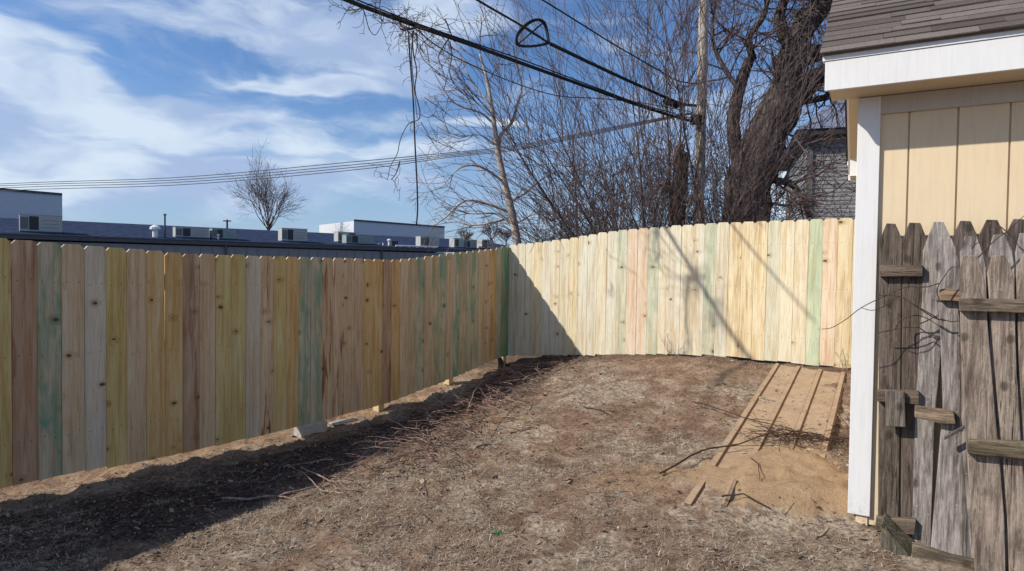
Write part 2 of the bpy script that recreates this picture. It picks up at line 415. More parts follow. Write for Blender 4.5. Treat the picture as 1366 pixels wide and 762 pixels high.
for nm, arr in (('sand', sand), ('mulch_shade', mulch_shade), ('bare', bare), ('far', farr)):
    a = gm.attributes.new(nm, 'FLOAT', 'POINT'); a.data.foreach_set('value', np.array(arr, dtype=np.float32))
gm.polygons.foreach_set('use_smooth', [True] * len(gm.polygons))
go = bpy.data.objects.new('ground', gm); COL.objects.link(go); tag(go, kind='structure')

# ---------------------------------------------------------------- scattered stuff
def in_yard(x, y, m=.02):
    P = V((x, y, 0))
    if (P - L0).dot(nL) < m - .1 or (P - CN).dot(nR) < m: return False
    q = P - K
    if q.dot(Nd) > -.02 and q.dot(Wd) > -.02: return False
    return True
def tri_stuff(name, n, fn, mat, label, cat):
    vs = []; fs = []
    tries = 0
    while n > 0 and tries < 900000:
        tries += 1
        # sample in image-like density
        y = 1.6 * (9.6 / 1.6) ** (random.random() ** .85); x = random.uniform(-.9, .62) * y
        if not in_yard(x, y): continue
        r = fn(x, y)
        if r is None: continue
        b = len(vs); vs += r; k = len(r)
        if k == 5: fs += [(b, b + 1, b + 3, b + 2), (b + 2, b + 3, b + 4)]
        elif k == 4: fs.append((b, b + 1, b + 2, b + 3))
        else: fs.append((b, b + 1, b + 2))
        n -= 1
    me = bpy.data.meshes.new(name); me.from_pydata(vs, [], fs); me.materials.append(mat)
    o = bpy.data.objects.new(name, me); COL.objects.link(o); return tag(o, label, cat, kind='stuff')
PANEL = {}
def blade(x, y):
    P = V((x, y, 0)); dl = (P - L0).dot(nL); dr = (P - CN).dot(nR)
    if random.random() < sand_mound(x, y) * 1.3: return None
    if on_panel(x, y): return None
    g = noise.fractal(V((x * .9, y * .9, 2)), 1, 2, 3) + noise.fractal(V((x * 4, y * 4, 5)), 1, 2, 2) * .6
    dens = .38 + g * 2.0
    if dl < 1.5: dens -= .45
    if dr < 1.3: dens -= .5 * (1 - dr / 1.3)
    if y < 4.6: dens += .35
    if random.random() > dens: return None
    z = gz(x, y) + .001
    a = random.uniform(0, 2 * math.pi); l = random.uniform(.02, .06); w = random.uniform(.00045, .0010) * (1 + .14 * y)
    t = random.uniform(.0, .3) if random.random() < .85 else random.uniform(.3, .9)
    d = V((math.cos(a) * math.cos(t), math.sin(a) * math.cos(t), math.sin(t))); sd = V((-math.sin(a), math.cos(a), 0)) * w
    p0 = V((x, y, z)); p1 = p0 + d * l * .55; d2 = (d + V((random.uniform(-.5, .5), random.uniform(-.5, .5), -.35))).normalized(); p2 = p1 + d2 * l * .5
    p2.z = max(p2.z, z + .002)
    return [tuple(p0 - sd), tuple(p0 + sd), tuple(p1 - sd * .8), tuple(p1 + sd * .8), tuple(p2)]
def litter(x, y):
    P = V((x, y, 0)); dl = (P - L0).dot(nL)
    if random.random() < sand_mound(x, y) * 1.2: return None
    dens = .35 + noise.noise(V((x * 2, y * 2, 8))) * .5
    if on_panel(x, y) and random.random() < .55: return None
    if -.2 < dl < 1.8: dens += .5
    if random.random() > dens: return None
    z = gz(x, y) + .003
    if on_panel(x, y):
        q = V((x, y)) - pTL.xy; det = pu.x * pv.y - pu.y * pv.x; z = max(z, pTL.z + pu.z * (q.x * pv.y - q.y * pv.x) / det + pv.z * (pu.x * q.y - pu.y * q.x) / det + .005)
    s = random.uniform(.002, .0075) * (1 + .09 * y) * (2.2 if random.random() < .07 else 1); a = random.uniform(0, 6.28)
    ux = V((math.cos(a), math.sin(a), random.uniform(-.5, .5))) * s; uy = V((-math.sin(a), math.cos(a), random.uniform(-.5, .5))) * s * random.uniform(.3, .9)
    c = V((x, y, z + abs(ux.z) + .001)); return [tuple(c - ux - uy), tuple(c + ux - uy * .6), tuple(c + ux * .9 + uy), tuple(c - ux * .7 + uy * .8)]

STRAW = mat_island('straw_blades', [(.30, .22, .155), (.15, .105, .075), (.42, .34, .25), (.20, .145, .10), (.66, .57, .45), (.13, .09, .065), (.27, .21, .145)])
LEAFM = mat_island('leaf_crumbs', [(.13, .08, .055), (.22, .145, .10), (.07, .045, .035), (.33, .25, .18), (.11, .08, .06)])
tri_stuff('dead_grass', 125000, blade, STRAW, 'short dead straw coloured grass matted over the bare yard soil', 'dead grass')
tri_stuff('leaf_litter', 22000, litter, LEAFM, 'crumbled brown leaves and wood chips scattered over the soil', 'leaf litter')

# twig litter along the fence shadow and by the sheets
def crooked(p, a, l, r, n=6, wig=.35, lift_=.3, up=0):
    pts = [p.copy()]; d = a; e = random.uniform(0, lift_) + up
    for i in range(n):
        d += random.uniform(-wig, wig); e += random.uniform(-.35, .2)
        q = pts[-1] + V((math.cos(d), math.sin(d), math.tan(max(-.6, min(1.1, e))) * .6)) * (l / n)
        g = gz(q.x, q.y) + r
        if q.z < g: q.z = g; e = abs(e) * .4
        pts.append(q)
    return pts
tw = MB(); 
def twigs_at(cnt, fn, lr, rr):
    for _ in range(cnt):
        x, y = fn()
        if not in_yard(x, y, .12): continue
        r = random.uniform(*rr); p = V((x, y, gz(x, y) + r + (random.random() * .13 if fn is heapf else 0))); l = random.uniform(*lr)
        pts = crooked(p, random.uniform(0, 6.28), l, r, 5, .5, .5); 
        tw.cur = 0 if random.random() < .62 else 1
        tw.tube(pts, [r * (1 - .12 * i) for i in range(len(pts))], 4 if r > .003 else 3)
        if random.random() < .55:
            fp = crooked(pts[random.randint(1, 3)], random.uniform(0, 6.28), l * .5, r * .6, 4, .5, .6); tw.tube(fp, [r * .6 * (1 - .15 * i) for i in range(len(fp))], 3)
def band():
    s = random.uniform(.8, 5.7); d = random.gauss(1.35, .32) if s > 3 else random.gauss(1.1, .4)
    P = L0 + Ld * s + nL * abs(d); return P.x, P.y
def anywhere():
    y = random.uniform(2.2, 8.8); return random.uniform(-.8, .55) * y, y
heap = [ground_at(690, 505), ground_at(560, 610), ground_at(620, 560), ground_at(585, 590), ground_at(665, 520), ground_at(640, 545)]
def heapf():
    c = random.choice(heap); return c.x + random.gauss(0, .24), c.y + random.gauss(0, .32)
twigs_at(560, band, (.06, .34), (.001, .0028)); twigs_at(800, heapf, (.06, .36), (.0013, .0042)); twigs_at(240, anywhere, (.04, .2), (.001, .0025))
bp = ground_at(1045, 598); bp2 = ground_at(1110, 598)
for _ in range(170):
    c = bp if random.random() < .55 else bp2
    x, y = c.x + random.gauss(0, .11), c.y + random.gauss(0, .07)
    p = V((x, y, gz(x, y) + .045 + random.random() * .02)); pts = crooked(p, random.uniform(0, 6.28), random.uniform(.05, .28), .002, 5, .5)
    for q in pts: q.z = max(q.z, gsmooth(q.x, q.y) + .05)
    tw.cur = 1; tw.tube(pts, .0022, 3)
tag(tw.build('twig_litter', [STICK, STICKD]), 'loose dry twigs and broken stems strewn over the soil', 'twigs', kind='stuff')

# stones and clods
st = MB()
for _ in range(420):
    if random.random() < .6: x, y = band()
    else: x, y = anywhere()
    if not in_yard(x, y, .05): continue
    r = random.uniform(.004, .013); c = V((x, y, gz(x, y) + r * .4)); b = len(st.v)
    oc = [V((1, 0, 0)), V((0, 1, 0)), V((-1, 0, 0)), V((0, -1, 0)), V((0, 0, .8)), V((0, 0, -.8))]
    st.v += [tuple(c + q * r * random.uniform(.7, 1.3)) for q in oc]
    for i in range(4):
        st.f.append((b + i, b + (i + 1) % 4, b + 4)); st.f.append((b + (i + 1) % 4, b + i, b + 5)); st.m += [0, 0]
tag(st.build('pebbles', mat_island('pebble_mix', [(.18, .13, .10), (.32, .27, .22), (.11, .08, .06), (.45, .41, .36)]), smooth=True), 'small pebbles and clods of soil scattered in the yard', 'pebbles', kind='stuff')

# distinct sticks
def stick(px, r, label, mat=STICK, zoff=.0, forks=()):
    pts = []
    for (x, y, dz) in px:
        p = ground_at(x, y); p.z = gz(p.x, p.y) + dz + r * .6; pts.append(p)
    # refine
    fine = []
    for a, b in zip(pts, pts[1:]):
        for k in range(4):
            q = a.lerp(b, k / 4); q += V((random.uniform(-1, 1), random.uniform(-1, 1), random.uniform(-.3, 1))) * r * .9; q.z = max(q.z, gz(q.x, q.y) + r * .5) if k else q.z; fine.append(q)
    fine.append(pts[-1]); n = len(fine)
    m = MB(); m.tube(fine, [r * (1 - .55 * i / (n - 1)) for i in range(n)], 7)
    for (i, a, l) in forks:
        i = min(i, n - 1); fp = crooked(fine[i], a, l, r * .5, 5, .3); m.tube(fp, [r * .55 * (1 - .14 * k) for k in range(len(fp))], 5)
    return tag(m.build('stick', mat, smooth=True, origin=fine[0]), label, 'stick', 'sticks lying in the yard')
stick([(296, 670, .02), (330, 668, .015), (370, 666, .01), (410, 660, .01), (440, 650, .01)], .009, 'long pale pole-like stick with its cut end towards the camera, lying in the fence shadow', STICK, forks=((8, -.3, .3),))
stick([(400, 638, .05), (440, 650, .04), (470, 652, .03), (486, 653, .03)], .006, 'pale forked branch in the shadow edge whose tip points right', STICK, forks=((6, .4, .35), (9, 2.3, .25)))
stick([(535, 590, .02), (560, 594, .03), (578, 604, .02), (576, 615, .0)], .006, 'curved reddish branch bending down at the shadow edge in the brush', STICK, forks=((3, .7, .3),))
stick([(462, 668, .02), (430, 662, .03), (405, 645, .04), (390, 640, .05)], .005, 'thin grey branch arching over the dark soil left of the forked branch', STICK, forks=((4, 1.6, .4),))
stick([(530, 626, .02), (500, 630, .03), (470, 640, .02)], .0045, 'straight pale twig crossing from shadow into sunlight', STICK, forks=((5, 2.0, .2),))
stick([(555, 655, .005), (570, 666, .004), (590, 667, .004)], .004, 'short bent pale twig in the sunlit grass below the brush', STICK)
stick([(680, 578, .005), (700, 575, .01), (715, 571, .012), (730, 565, .02)], .007, 'pale peeling stick with a dark upturned end on the open soil', STICK, forks=((9, 2.4, .06),))
stick([(778, 549, .01), (800, 552, .01), (815, 558, .01)], .006, 'short dark brown stick in the middle of the yard', STICKD, forks=((5, .3, .25),))
stick([(622, 570, .10), (632, 548, .16), (642, 530, .2)], .005, 'upright pale stem poking up at the left of the brush heap', STICK)
stick([(648, 590, .0), (655, 568, .06), (668, 550, .12)], .006, 'leaning straight stem at the right of the brush heap', STICK)
stick([(925, 545, .05), (960, 556, .05), (1000, 571, .07), (1045, 590, .08), (1080, 598, .07)], .006, 'long dark branch lying across the metal sheets from upper left', STICKD, forks=((8, -.4, .3),))
stick([(880, 640, .02), (935, 622, .05), (985, 612, .07), (1040, 602, .09), (1095, 598, .08)], .007, 'long dark branch lying across the foot of the metal sheets', STICKD, forks=((6, .2, .3), (10, -.7, .25)))
stick([(963, 680, .04), (990, 684, .03), (1028, 690, .02)], .006, 'dark brown root on the lower edge of the sand', STICKD)
stick([(1001, 638, .01), (1010, 650, .01), (1013, 668, .01)], .004, 'curled brown stem standing out on the bare sand', STICKD)
stick([(1090, 726, .01), (1100, 722, .02), (1106, 716, .03)], .005, 'short dark twig in the dead grass below the sand mound', STICKD)
stick([(1112, 552, .03), (1122, 565, .03), (1128, 580, .03)], .004, 'pale curved stem beside the right end of the sheets', STICK)

# green leaf and blue scrap
def flatbit(name, px, s, mat, label, cat):
    p = ground_at(*px); z = gz(p.x, p.y) + .012; m = MB(); n = 9
    for i in range(n):
        pass
    pts = [V((p.x + math.cos(a) * s * (1 if i % 2 else .8), p.y + math.sin(a) * s * .7, z + .012 * math.sin(a * 2))) for i, a in enumerate([2 * math.pi * k / n for k in range(n)])]
    c = V((p.x, p.y, z + .014))
    for i in range(n): m.prism([pts[i], pts[(i + 1) % n], c], (0, 0, .0012))
    return tag(m.build(name, mat, origin=(p.x, p.y, z)), label, cat)
flatbit('leaf', (663, 713), .035, mat_plain('green_leaf', (.05, .22, .07), .5, 20, .3), 'small green leaf lying on the dead grass near the front', 'leaf')
flatbit('plastic_scrap', (661, 643), .022, mat_plain('blue_plastic', (.03, .05, .10), .4, 20, .3), 'small dark blue scrap on the soil in the middle of the yard', 'litter')
flatbit('leaf', (1080, 626), .03, mat_plain('pale_leaf', (.55, .42, .27), .7, 20, .3), 'pale curled dry leaf on the sand below the metal sheets', 'leaf')

# sprouting stems at the right fence foot
for (x, y, hgt, lab) in ((897, 471, .33, 'dry stems sprouting at the foot of the sunlit fence'), (1128, 487, .25, 'thin upright stems beside the shed corner and fence foot')):
    p = onplane(x, y, CN + nR * .12, nR); m = MB()
    for i in range(14):
        a = random.uniform(0, 6.28); l = hgt * random.uniform(.3, 1)
        pts = [V((p.x + random.gauss(0, .022), p.y + random.gauss(0, .01), gz(p.x, p.y)))]
        for k in range(4): pts.append(pts[-1] + V((-.25 + random.gauss(0, .25), random.gauss(0, .2), .8)).normalized() * l / 4)
        m.tube(pts, .002, 3)
    tag(m.build('weed_stems', STICK, origin=(p.x, p.y, gz(p.x, p.y))), lab, 'weeds')

# ================================================================ FENCES
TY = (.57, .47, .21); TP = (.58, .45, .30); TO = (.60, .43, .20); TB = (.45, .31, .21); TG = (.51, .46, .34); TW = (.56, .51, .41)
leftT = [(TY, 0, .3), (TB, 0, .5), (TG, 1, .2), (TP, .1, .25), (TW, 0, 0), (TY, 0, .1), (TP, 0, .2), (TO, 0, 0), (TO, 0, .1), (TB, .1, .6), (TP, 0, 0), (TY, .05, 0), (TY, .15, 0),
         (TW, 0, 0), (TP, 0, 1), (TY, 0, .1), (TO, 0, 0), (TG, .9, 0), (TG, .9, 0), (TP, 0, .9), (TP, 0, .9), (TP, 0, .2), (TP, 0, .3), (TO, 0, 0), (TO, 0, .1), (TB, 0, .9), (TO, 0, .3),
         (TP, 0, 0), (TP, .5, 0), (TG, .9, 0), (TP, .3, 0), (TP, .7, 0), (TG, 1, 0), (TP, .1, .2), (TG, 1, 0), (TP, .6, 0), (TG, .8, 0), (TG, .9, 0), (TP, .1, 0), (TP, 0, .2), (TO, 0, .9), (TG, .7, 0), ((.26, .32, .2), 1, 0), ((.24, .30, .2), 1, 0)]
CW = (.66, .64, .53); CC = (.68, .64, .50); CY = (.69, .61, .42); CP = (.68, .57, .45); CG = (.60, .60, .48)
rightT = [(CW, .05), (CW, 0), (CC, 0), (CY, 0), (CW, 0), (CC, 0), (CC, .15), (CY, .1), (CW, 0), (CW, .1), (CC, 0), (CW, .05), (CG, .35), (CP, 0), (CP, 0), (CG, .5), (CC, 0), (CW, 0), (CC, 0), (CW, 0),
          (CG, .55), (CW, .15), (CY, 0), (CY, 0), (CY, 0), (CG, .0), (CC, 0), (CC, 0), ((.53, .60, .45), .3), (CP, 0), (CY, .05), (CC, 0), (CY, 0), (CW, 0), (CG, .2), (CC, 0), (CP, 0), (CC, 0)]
def dogboard(w, h, t, ear=.022):
    # outline in local x (width) / z (up), front towards -y
    e = ear
    return [(0, 0), (w, 0), (w, h - e * 1.1), (w - e, h), (e, h), (0, h - e * 1.1)]
def fence_board(parent, O, axx, nrm, w, zb, zt, spec, t=.016, lab=None, lean=0):
    base = V((O.x, O.y, H + zb)); h = zt - zb
    M = Matrix(((axx.x, -nrm.x, 0, base.x), (axx.y, -nrm.y, 0, base.y), (0, 0, 1, base.z), (0, 0, 0, 1)))
    m = MB(); out = dogboard(w, h, t)
    m.prism([V((x, 0, z)) for x, z in out], V((0, t, 0)))
    m.cur = 1
    for zr in (.28, h * .52, h - .26):
        for xx in (.035, w - .035):
            c = V((xx + random.uniform(-.008, .008), -.0006, zr + random.uniform(-.015, .015)))
            ring = [c + V((math.cos(k * 1.047) * .0045, 0, math.sin(k * 1.047) * .0045)) for k in range(6)]
            m.prism(ring, V((0, .003, 0)))
    o = m.build('board', [PINE, NAIL], parent, bevel=.0018)
    o.matrix_parent_inverse = Matrix.Identity(4)
    o.matrix_local = parent.matrix_basis.inverted() @ M @ Matrix.Rotation(lean, 4, 'Y')
    seed(o, spec[0], stain=float(spec[1]), streak=float(spec[2] if len(spec) > 2 else 0), knots=(random.uniform(.1, 1.1) if parent is lf else random.uniform(0, .4)))
    if lab: o['label'] = lab
    return o
lf = empty('privacy_fence', (L0.x, L0.y, H - 1.5), 'new pine dog-ear fence in shade along the left, some boards stained green', 'fence')
pitch = .142
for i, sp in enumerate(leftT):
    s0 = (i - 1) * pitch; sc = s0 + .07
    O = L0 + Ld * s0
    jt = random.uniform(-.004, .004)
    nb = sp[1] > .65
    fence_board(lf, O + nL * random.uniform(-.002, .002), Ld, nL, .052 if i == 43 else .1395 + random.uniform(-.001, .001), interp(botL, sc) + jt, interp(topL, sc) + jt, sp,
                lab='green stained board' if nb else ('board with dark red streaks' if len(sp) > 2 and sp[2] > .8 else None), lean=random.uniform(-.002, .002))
for k in range(20):    # boards beyond the left frame edge, whose shadow reaches the picture
    s0 = (-2 - k) * pitch; fence_board(lf, L0 + Ld * s0, Ld, nL, .1395, interp(botL, s0), interp(topL, s0), random.choice(leftT))
def rails(parent, O, d, nrm, s0, s1, tb, tt, offs):
    for fr in (.17, .52, .84):
        m = MB(); n = max(2, int((s1 - s0) / .5)); 
        for k in range(n):
            a = s0 + (s1 - s0) * k / n; b = s0 + (s1 - s0) * (k + 1) / n
            za = interp(tb, a) * (1 - fr) + interp(tt, a) * fr; zb_ = interp(tb, b) * (1 - fr) + interp(tt, b) * fr
            P = O + d * a - nrm * .0185; Q = O + d * b - nrm * .0185; T = -nrm * .036
            m.hexa([V((P.x, P.y, H + za)), V((Q.x, Q.y, H + zb_)), V((Q.x, Q.y, H + zb_)) + T, V((P.x, P.y, H + za)) + T,
                    V((P.x, P.y, H + za + .085)), V((Q.x, Q.y, H + zb_ + .085)), V((Q.x, Q.y, H + zb_ + .085)) + T, V((P.x, P.y, H + za + .085)) + T])
        o = m.build('rail', PINE, parent); o.location = -V(parent.location); seed(o, TY, stain=.2, streak=0.)
rails(lf, L0, Ld, nL, -3.0, 5.96, botL, topL, 0)
def fpost(parent, P, z0, z1, sp=(.58, .48, .27), w=.044, stain=.1):
    m = MB(); m.box((P.x, P.y, H + (z0 + z1) / 2), Ld * w, nL * w, V((0, 0, (z1 - z0) / 2)))
    o = m.build('post', PINE, parent, bevel=.003); o.location = -V(parent.location); seed(o, sp, stain=stain, streak=0.)
    return o
for px in (598, 505):
    # posts stand behind the rails and show below the boards
    P = onplane(px, 520, V((L0.x, L0.y, 0)) - nL * .10, nL); s = (P - L0).dot(Ld)
    q = L0 + Ld * s - nL * .10
    fpost(lf, q, interp(botL, s) - .35, interp(topL, s) - .08)
fpost(lf, L0 + Ld * 5.965 - nL * .064, -1.6, .26, (.58, .5, .3))
# loose concrete and a pale block under the fence
P = L0 + Ld * 2.42 - nL * .0
m = MB(); m.box((P.x, P.y, gsmooth(P.x, P.y) + .035), Ld * .16, nL * .055, V((0, 0, .06))); 
tag(m.build('concrete_block', CONC, bevel=.006), 'pale concrete block half buried under the shaded fence', 'block')
P = L0 + Ld * 2.80 + nL * .05
m = MB(); m.box((P.x, P.y, gsmooth(P.x, P.y) + .04), Ld * .14 + nL * .02, nL * .05, V((0, 0, .008)) + Ld * .0)
tag(m.build('paving_slab', CONC, bevel=.004), 'flat thin slab beside the concrete block under the shaded fence', 'slab')
P = L0 + Ld * 5.72 + nL * .06
m = MB()
m.tube([V((P.x, P.y, gz(P.x, P.y) - .03)), V((P.x + .01, P.y, gz(P.x, P.y) + .08)), V((P.x - .01, P.y + .01, gz(P.x, P.y) + .15))], [.05, .04, .03], 8)
m.tube([V((P.x + .09, P.y, gz(P.x, P.y) - .03)), V((P.x + .1, P.y, gz(P.x, P.y) + .07))], [.04, .035], 8)
tag(m.build('tree_stump', BARKD), 'small dark cut stump at the fence corner', 'stump')

rf = empty('privacy_fence', (CN.x, CN.y, H - 1.3), 'new pale pine dog-ear fence in full sun across the back of the yard', 'fence')
c = CN + Rd * .035
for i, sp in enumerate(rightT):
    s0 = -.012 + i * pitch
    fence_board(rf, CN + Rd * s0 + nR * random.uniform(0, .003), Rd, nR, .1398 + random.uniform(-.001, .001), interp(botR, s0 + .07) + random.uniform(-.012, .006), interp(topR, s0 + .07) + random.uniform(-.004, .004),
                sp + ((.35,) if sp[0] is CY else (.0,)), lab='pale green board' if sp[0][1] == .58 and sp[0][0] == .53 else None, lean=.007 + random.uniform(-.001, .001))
rails(rf, CN, Rd, nR, .02, 5.3, botR, topR, 0)
for s in (2.4, 4.8):
    q = CN + Rd * s - nR * .10; o = fpost(rf, q, interp(botR, s) - .3, interp(topR, s) - .08)

# ================================================================ SHED
def SF(u, v, z):    # shed frame: u along the front, v into the shed, z above camera height
    p = K + Wd * u + Nd * v; return V((p.x, p.y, H + z))
shed = empty('shed', SF(0, 0, -1.37), 'tan panelled garden shed with white trim and grey shingle roof', 'shed')
def part(m, name, mat, parent=shed, **k):
    o = m.build(name, mat, None, **{a: b for a, b in k.items() if a != 'keep'}); 
    o.parent = parent; o.location = o.location - V(parent_world(parent)); seed(o); return o
def parent_world(p):
    l = V(p.location)
    while p.parent: p = p.parent; l += V(p.location)
    return l
FW, FD = 3.2, 3.2; ZB, ZT = -1.345, .93; OV = .15; OVF = .235
SL = .65
# front siding: boards with real grooves between them
m = MB(); u = .092; edges = [.0]
g0 = (V((2.1210, 3.2703, 0)) - K).dot(Wd)      # groove seen at px 1241 centre -> derive
gpos = []
for px in (1209.4, 1272.5, 1338.7):
    q = onplane(px, 290, SF(0, 0, 0), Nd); gpos.append((q - K).dot(Wd))
gs = [gpos[0]]; 
while gs[-1] < FW: gs.append(gs[-1] + .2085)
e = [.05] + gs
for a, b in zip(e, e[1:]):
    b2 = min(b, FW)
    lo = a + (.0045 if a > .06 else 0); hi = b2 - .0045
    m.hexa([SF(lo, .0, ZB), SF(hi, .0, ZB), SF(hi, .012, ZB), SF(lo, .012, ZB), SF(lo, .0, ZT), SF(hi, .0, ZT), SF(hi, .012, ZT), SF(lo, .012, ZT)])
m.hexa([SF(.02, .0125, ZB), SF(FW, .0125, ZB), SF(FW, .06, ZB), SF(.02, .06, ZB), SF(.02, .0125, ZT), SF(FW, .0125, ZT), SF(FW, .06, ZT), SF(.02, .06, ZT)])
# gable side and back
RZ = ZT + .02 + SL * (FD / 2)
m.prism([SF(.0, .0605, ZB), SF(.0, FD, ZB), SF(.0, FD, ZT), SF(.0, FD / 2, RZ - .1), SF(.0, .0605, ZT)], Wd * .04)
m.prism([SF(FW, .06, ZB), SF(FW, FD, ZB), SF(FW, FD, ZT), SF(FW, FD / 2, RZ - .1), SF(FW, .06, ZT)], -Wd * .04)
m.hexa([SF(.05, FD - .04, ZB), SF(FW - .05, FD - .04, ZB), SF(FW - .05, FD - .001, ZB), SF(.05, FD - .001, ZB), SF(.05, FD - .04, ZT), SF(FW - .05, FD - .04, ZT), SF(FW - .05, FD - .001, ZT), SF(.05, FD - .001, ZT)])
part(m, 'wall', TAN)
# corner trim: front board and side board
m = MB(); m.hexa([SF(-.022, -.021, -1.297), SF(.083, -.021, -1.297), SF(.083, -.0015, -1.297), SF(-.022, -.0015, -1.297), SF(-.022, -.021, ZT - .002), SF(.083, -.021, ZT - .002), SF(.083, -.0015, ZT - .002), SF(-.022, -.0015, ZT - .002)])
part(m, 'corner_trim', WHITE, bevel=.002)
m = MB(); m.hexa([SF(-.022, .0005, -1.297), SF(-.001, .0005, -1.297), SF(-.001, .085, -1.297), SF(-.022, .085, -1.297), SF(-.022, .0005, ZT - .002), SF(-.001, .0005, ZT - .002), SF(-.001, .085, ZT - .002), SF(-.022, .085, ZT - .002)])
part(m, 'corner_trim', WHITE, bevel=.002)
m = MB(); m.hexa([SF(.0835, -.016, .835), SF(FW, -.016, .835), SF(FW, -.001, .835), SF(.0835, -.001, .835), SF(.0835, -.016, ZT - .002), SF(FW, -.016, ZT - .002), SF(FW, -.001, ZT - .002), SF(.0835, -.001, ZT - .002)])
part(m, 'frieze_board', FRIEZE)
# footing
m = MB(); m.box(SF(1.6, .3, -1.45), Wd * 1.57, Nd * .27, V((0, 0, .1))); part(m, 'footing', CONC)
m = MB(); m.box(SF(.045, .004, -1.325), Wd * .028, Nd * .012, V((0, 0, .027))); part(m, 'sill_block', TAN, bevel=.002)
# eaves
def eave(v0, s):    # s=-1 front (overhang towards -v), +1 back
    ov = OVF if s < 0 else OV
    m = MB(); m.hexa([SF(-OV, v0 + s * ov, ZT + .002), SF(FW + OV, v0 + s * ov, ZT + .002), SF(FW + OV, v0, ZT + .002), SF(-OV, v0, ZT + .002),
                      SF(-OV, v0 + s * ov, ZT + .012), SF(FW + OV, v0 + s * ov, ZT + .012), SF(FW + OV, v0, ZT + .012), SF(-OV, v0, ZT + .012)])
    part(m, 'soffit', TANLT)
    m = MB(); a, b = v0 + s * (ov + .001), v0 + s * (ov + .02)
    m.hexa([SF(-OV - .02, b, ZT - .002), SF(FW + OV, b, ZT - .002), SF(FW + OV, a, ZT - .002), SF(-OV - .02, a, ZT - .002),
            SF(-OV - .02, b, ZT + .145), SF(FW + OV, b, ZT + .145), SF(FW + OV, a, ZT + .145), SF(-OV - .02, a, ZT + .145)])
    part(m, 'fascia', WHITE, bevel=.002)
    m = MB(); c = v0 + s * (ov + .025); 
    m.hexa([SF(-OV - .032, c, ZT + .147), SF(FW + OV, c, ZT + .147), SF(FW + OV, a, ZT + .147), SF(-OV - .032, a, ZT + .147),
            SF(-OV - .032, c, ZT + .187), SF(FW + OV, c, ZT + .187), SF(FW + OV, a, ZT + .187), SF(-OV - .032, a, ZT + .187)])
    part(m, 'drip_trim', WHITE, bevel=.002)
eave(0, -1); eave(FD, 1)
EZ = ZT + .187
def roofz(v):      # underside of deck at depth v
    return EZ + SL * ((v + OVF) if v < FD / 2 else (FD - v + OVF))
# rake soffit / fascia on the left gable
for (va, vb) in ((-OVF, FD / 2), (FD / 2, FD + OV)):
    m = MB(); za, zb = roofz(va) - .18, roofz(vb) - .18
    m.hexa([SF(-OV, va, za), SF(-.024, va, za), SF(-.024, vb, zb), SF(-OV, vb, zb), SF(-OV, va, za + .012), SF(-.024, va, za + .012), SF(-.024, vb, zb + .012), SF(-OV, vb, zb + .012)])
    part(m, 'rake_soffit', TANLT)
    m = MB(); m.hexa([SF(-OV - .02, va, za - .004), SF(-OV - .001, va, za - .004), SF(-OV - .001, vb, zb - .004), SF(-OV - .02, vb, zb - .004),
                      SF(-OV - .02, va, za + .175), SF(-OV - .001, va, za + .175), SF(-OV - .001, vb, zb + .175), SF(-OV - .02, vb, zb + .175)])
    part(m, 'rake_fascia', WHITE)
# boxed rake seen past the corner: tan end box with white foot at the back eave
m = MB(); m.box(SF(-.088, FD + .05, 1.03), Wd * .064, Nd * .09, V((0, 0, .085))); part(m, 'eave_return', WHITE)
# roof: deck and shingle courses
rb = MB()
ce = math.sqrt(1 + SL * SL); ex = .098
for side in (0, 1):
    def RP(u, d, h):     # d distance up the slope from the eave edge, h above deck
        dv = d / ce; n = (-SL / ce, 1 / ce)
        v = -OVF - .036 + dv + h * n[0]; z = EZ + SL * (dv - .036) + h * n[1] + .018
        if side: v = FD - v
        return SF(u, v, z)
    Lr = (FD / 2 + OVF + .045) * ce
    rb.hexa([RP(-OV - .03, 0, -.012), RP(FW + OV, 0, -.012), RP(FW + OV, Lr, -.012), RP(-OV - .03, Lr, -.012), RP(-OV - .03, 0, 0), RP(FW + OV, 0, 0), RP(FW + OV, Lr, 0), RP(-OV - .03, Lr, 0)])
    k = 0; d = -.012
    while d < Lr - .02:
        u = -OV - .045 - random.random() * .0
        rb.hexa([RP(-OV - .044, d + .004, .0015), RP(FW + OV, d + .004, .0015), RP(FW + OV, d + .2, .0015), RP(-OV - .044, d + .2, .0015),
                 RP(-OV - .044, d + .004, .0065), RP(FW + OV, d + .004, .0065), RP(FW + OV, d + .2, .0025), RP(-OV - .044, d + .2, .0025)])
        while u < FW + OV:
            w = random.uniform(.16, .52); u2 = min(u + w, FW + OV)
            j = random.uniform(-.004, .004); t = random.choice((.0115, .0135, .010, .0165)); dd = d + j + random.choice((0, 0, -.006))
            l = ex + .045
            rb.hexa([RP(u, dd, .0068), RP(u2 - .0015, dd, .0068), RP(u2 - .0015, dd + l, .003), RP(u, dd + l, .003),
                     RP(u, dd, t), RP(u2 - .0015, dd + random.uniform(-.003, .003), t), RP(u2 - .0015, dd + l, .0045), RP(u, dd + l, .0045)])
            u = u2
        d += ex; k += 1
part(rb, 'roof', mat_shingle())

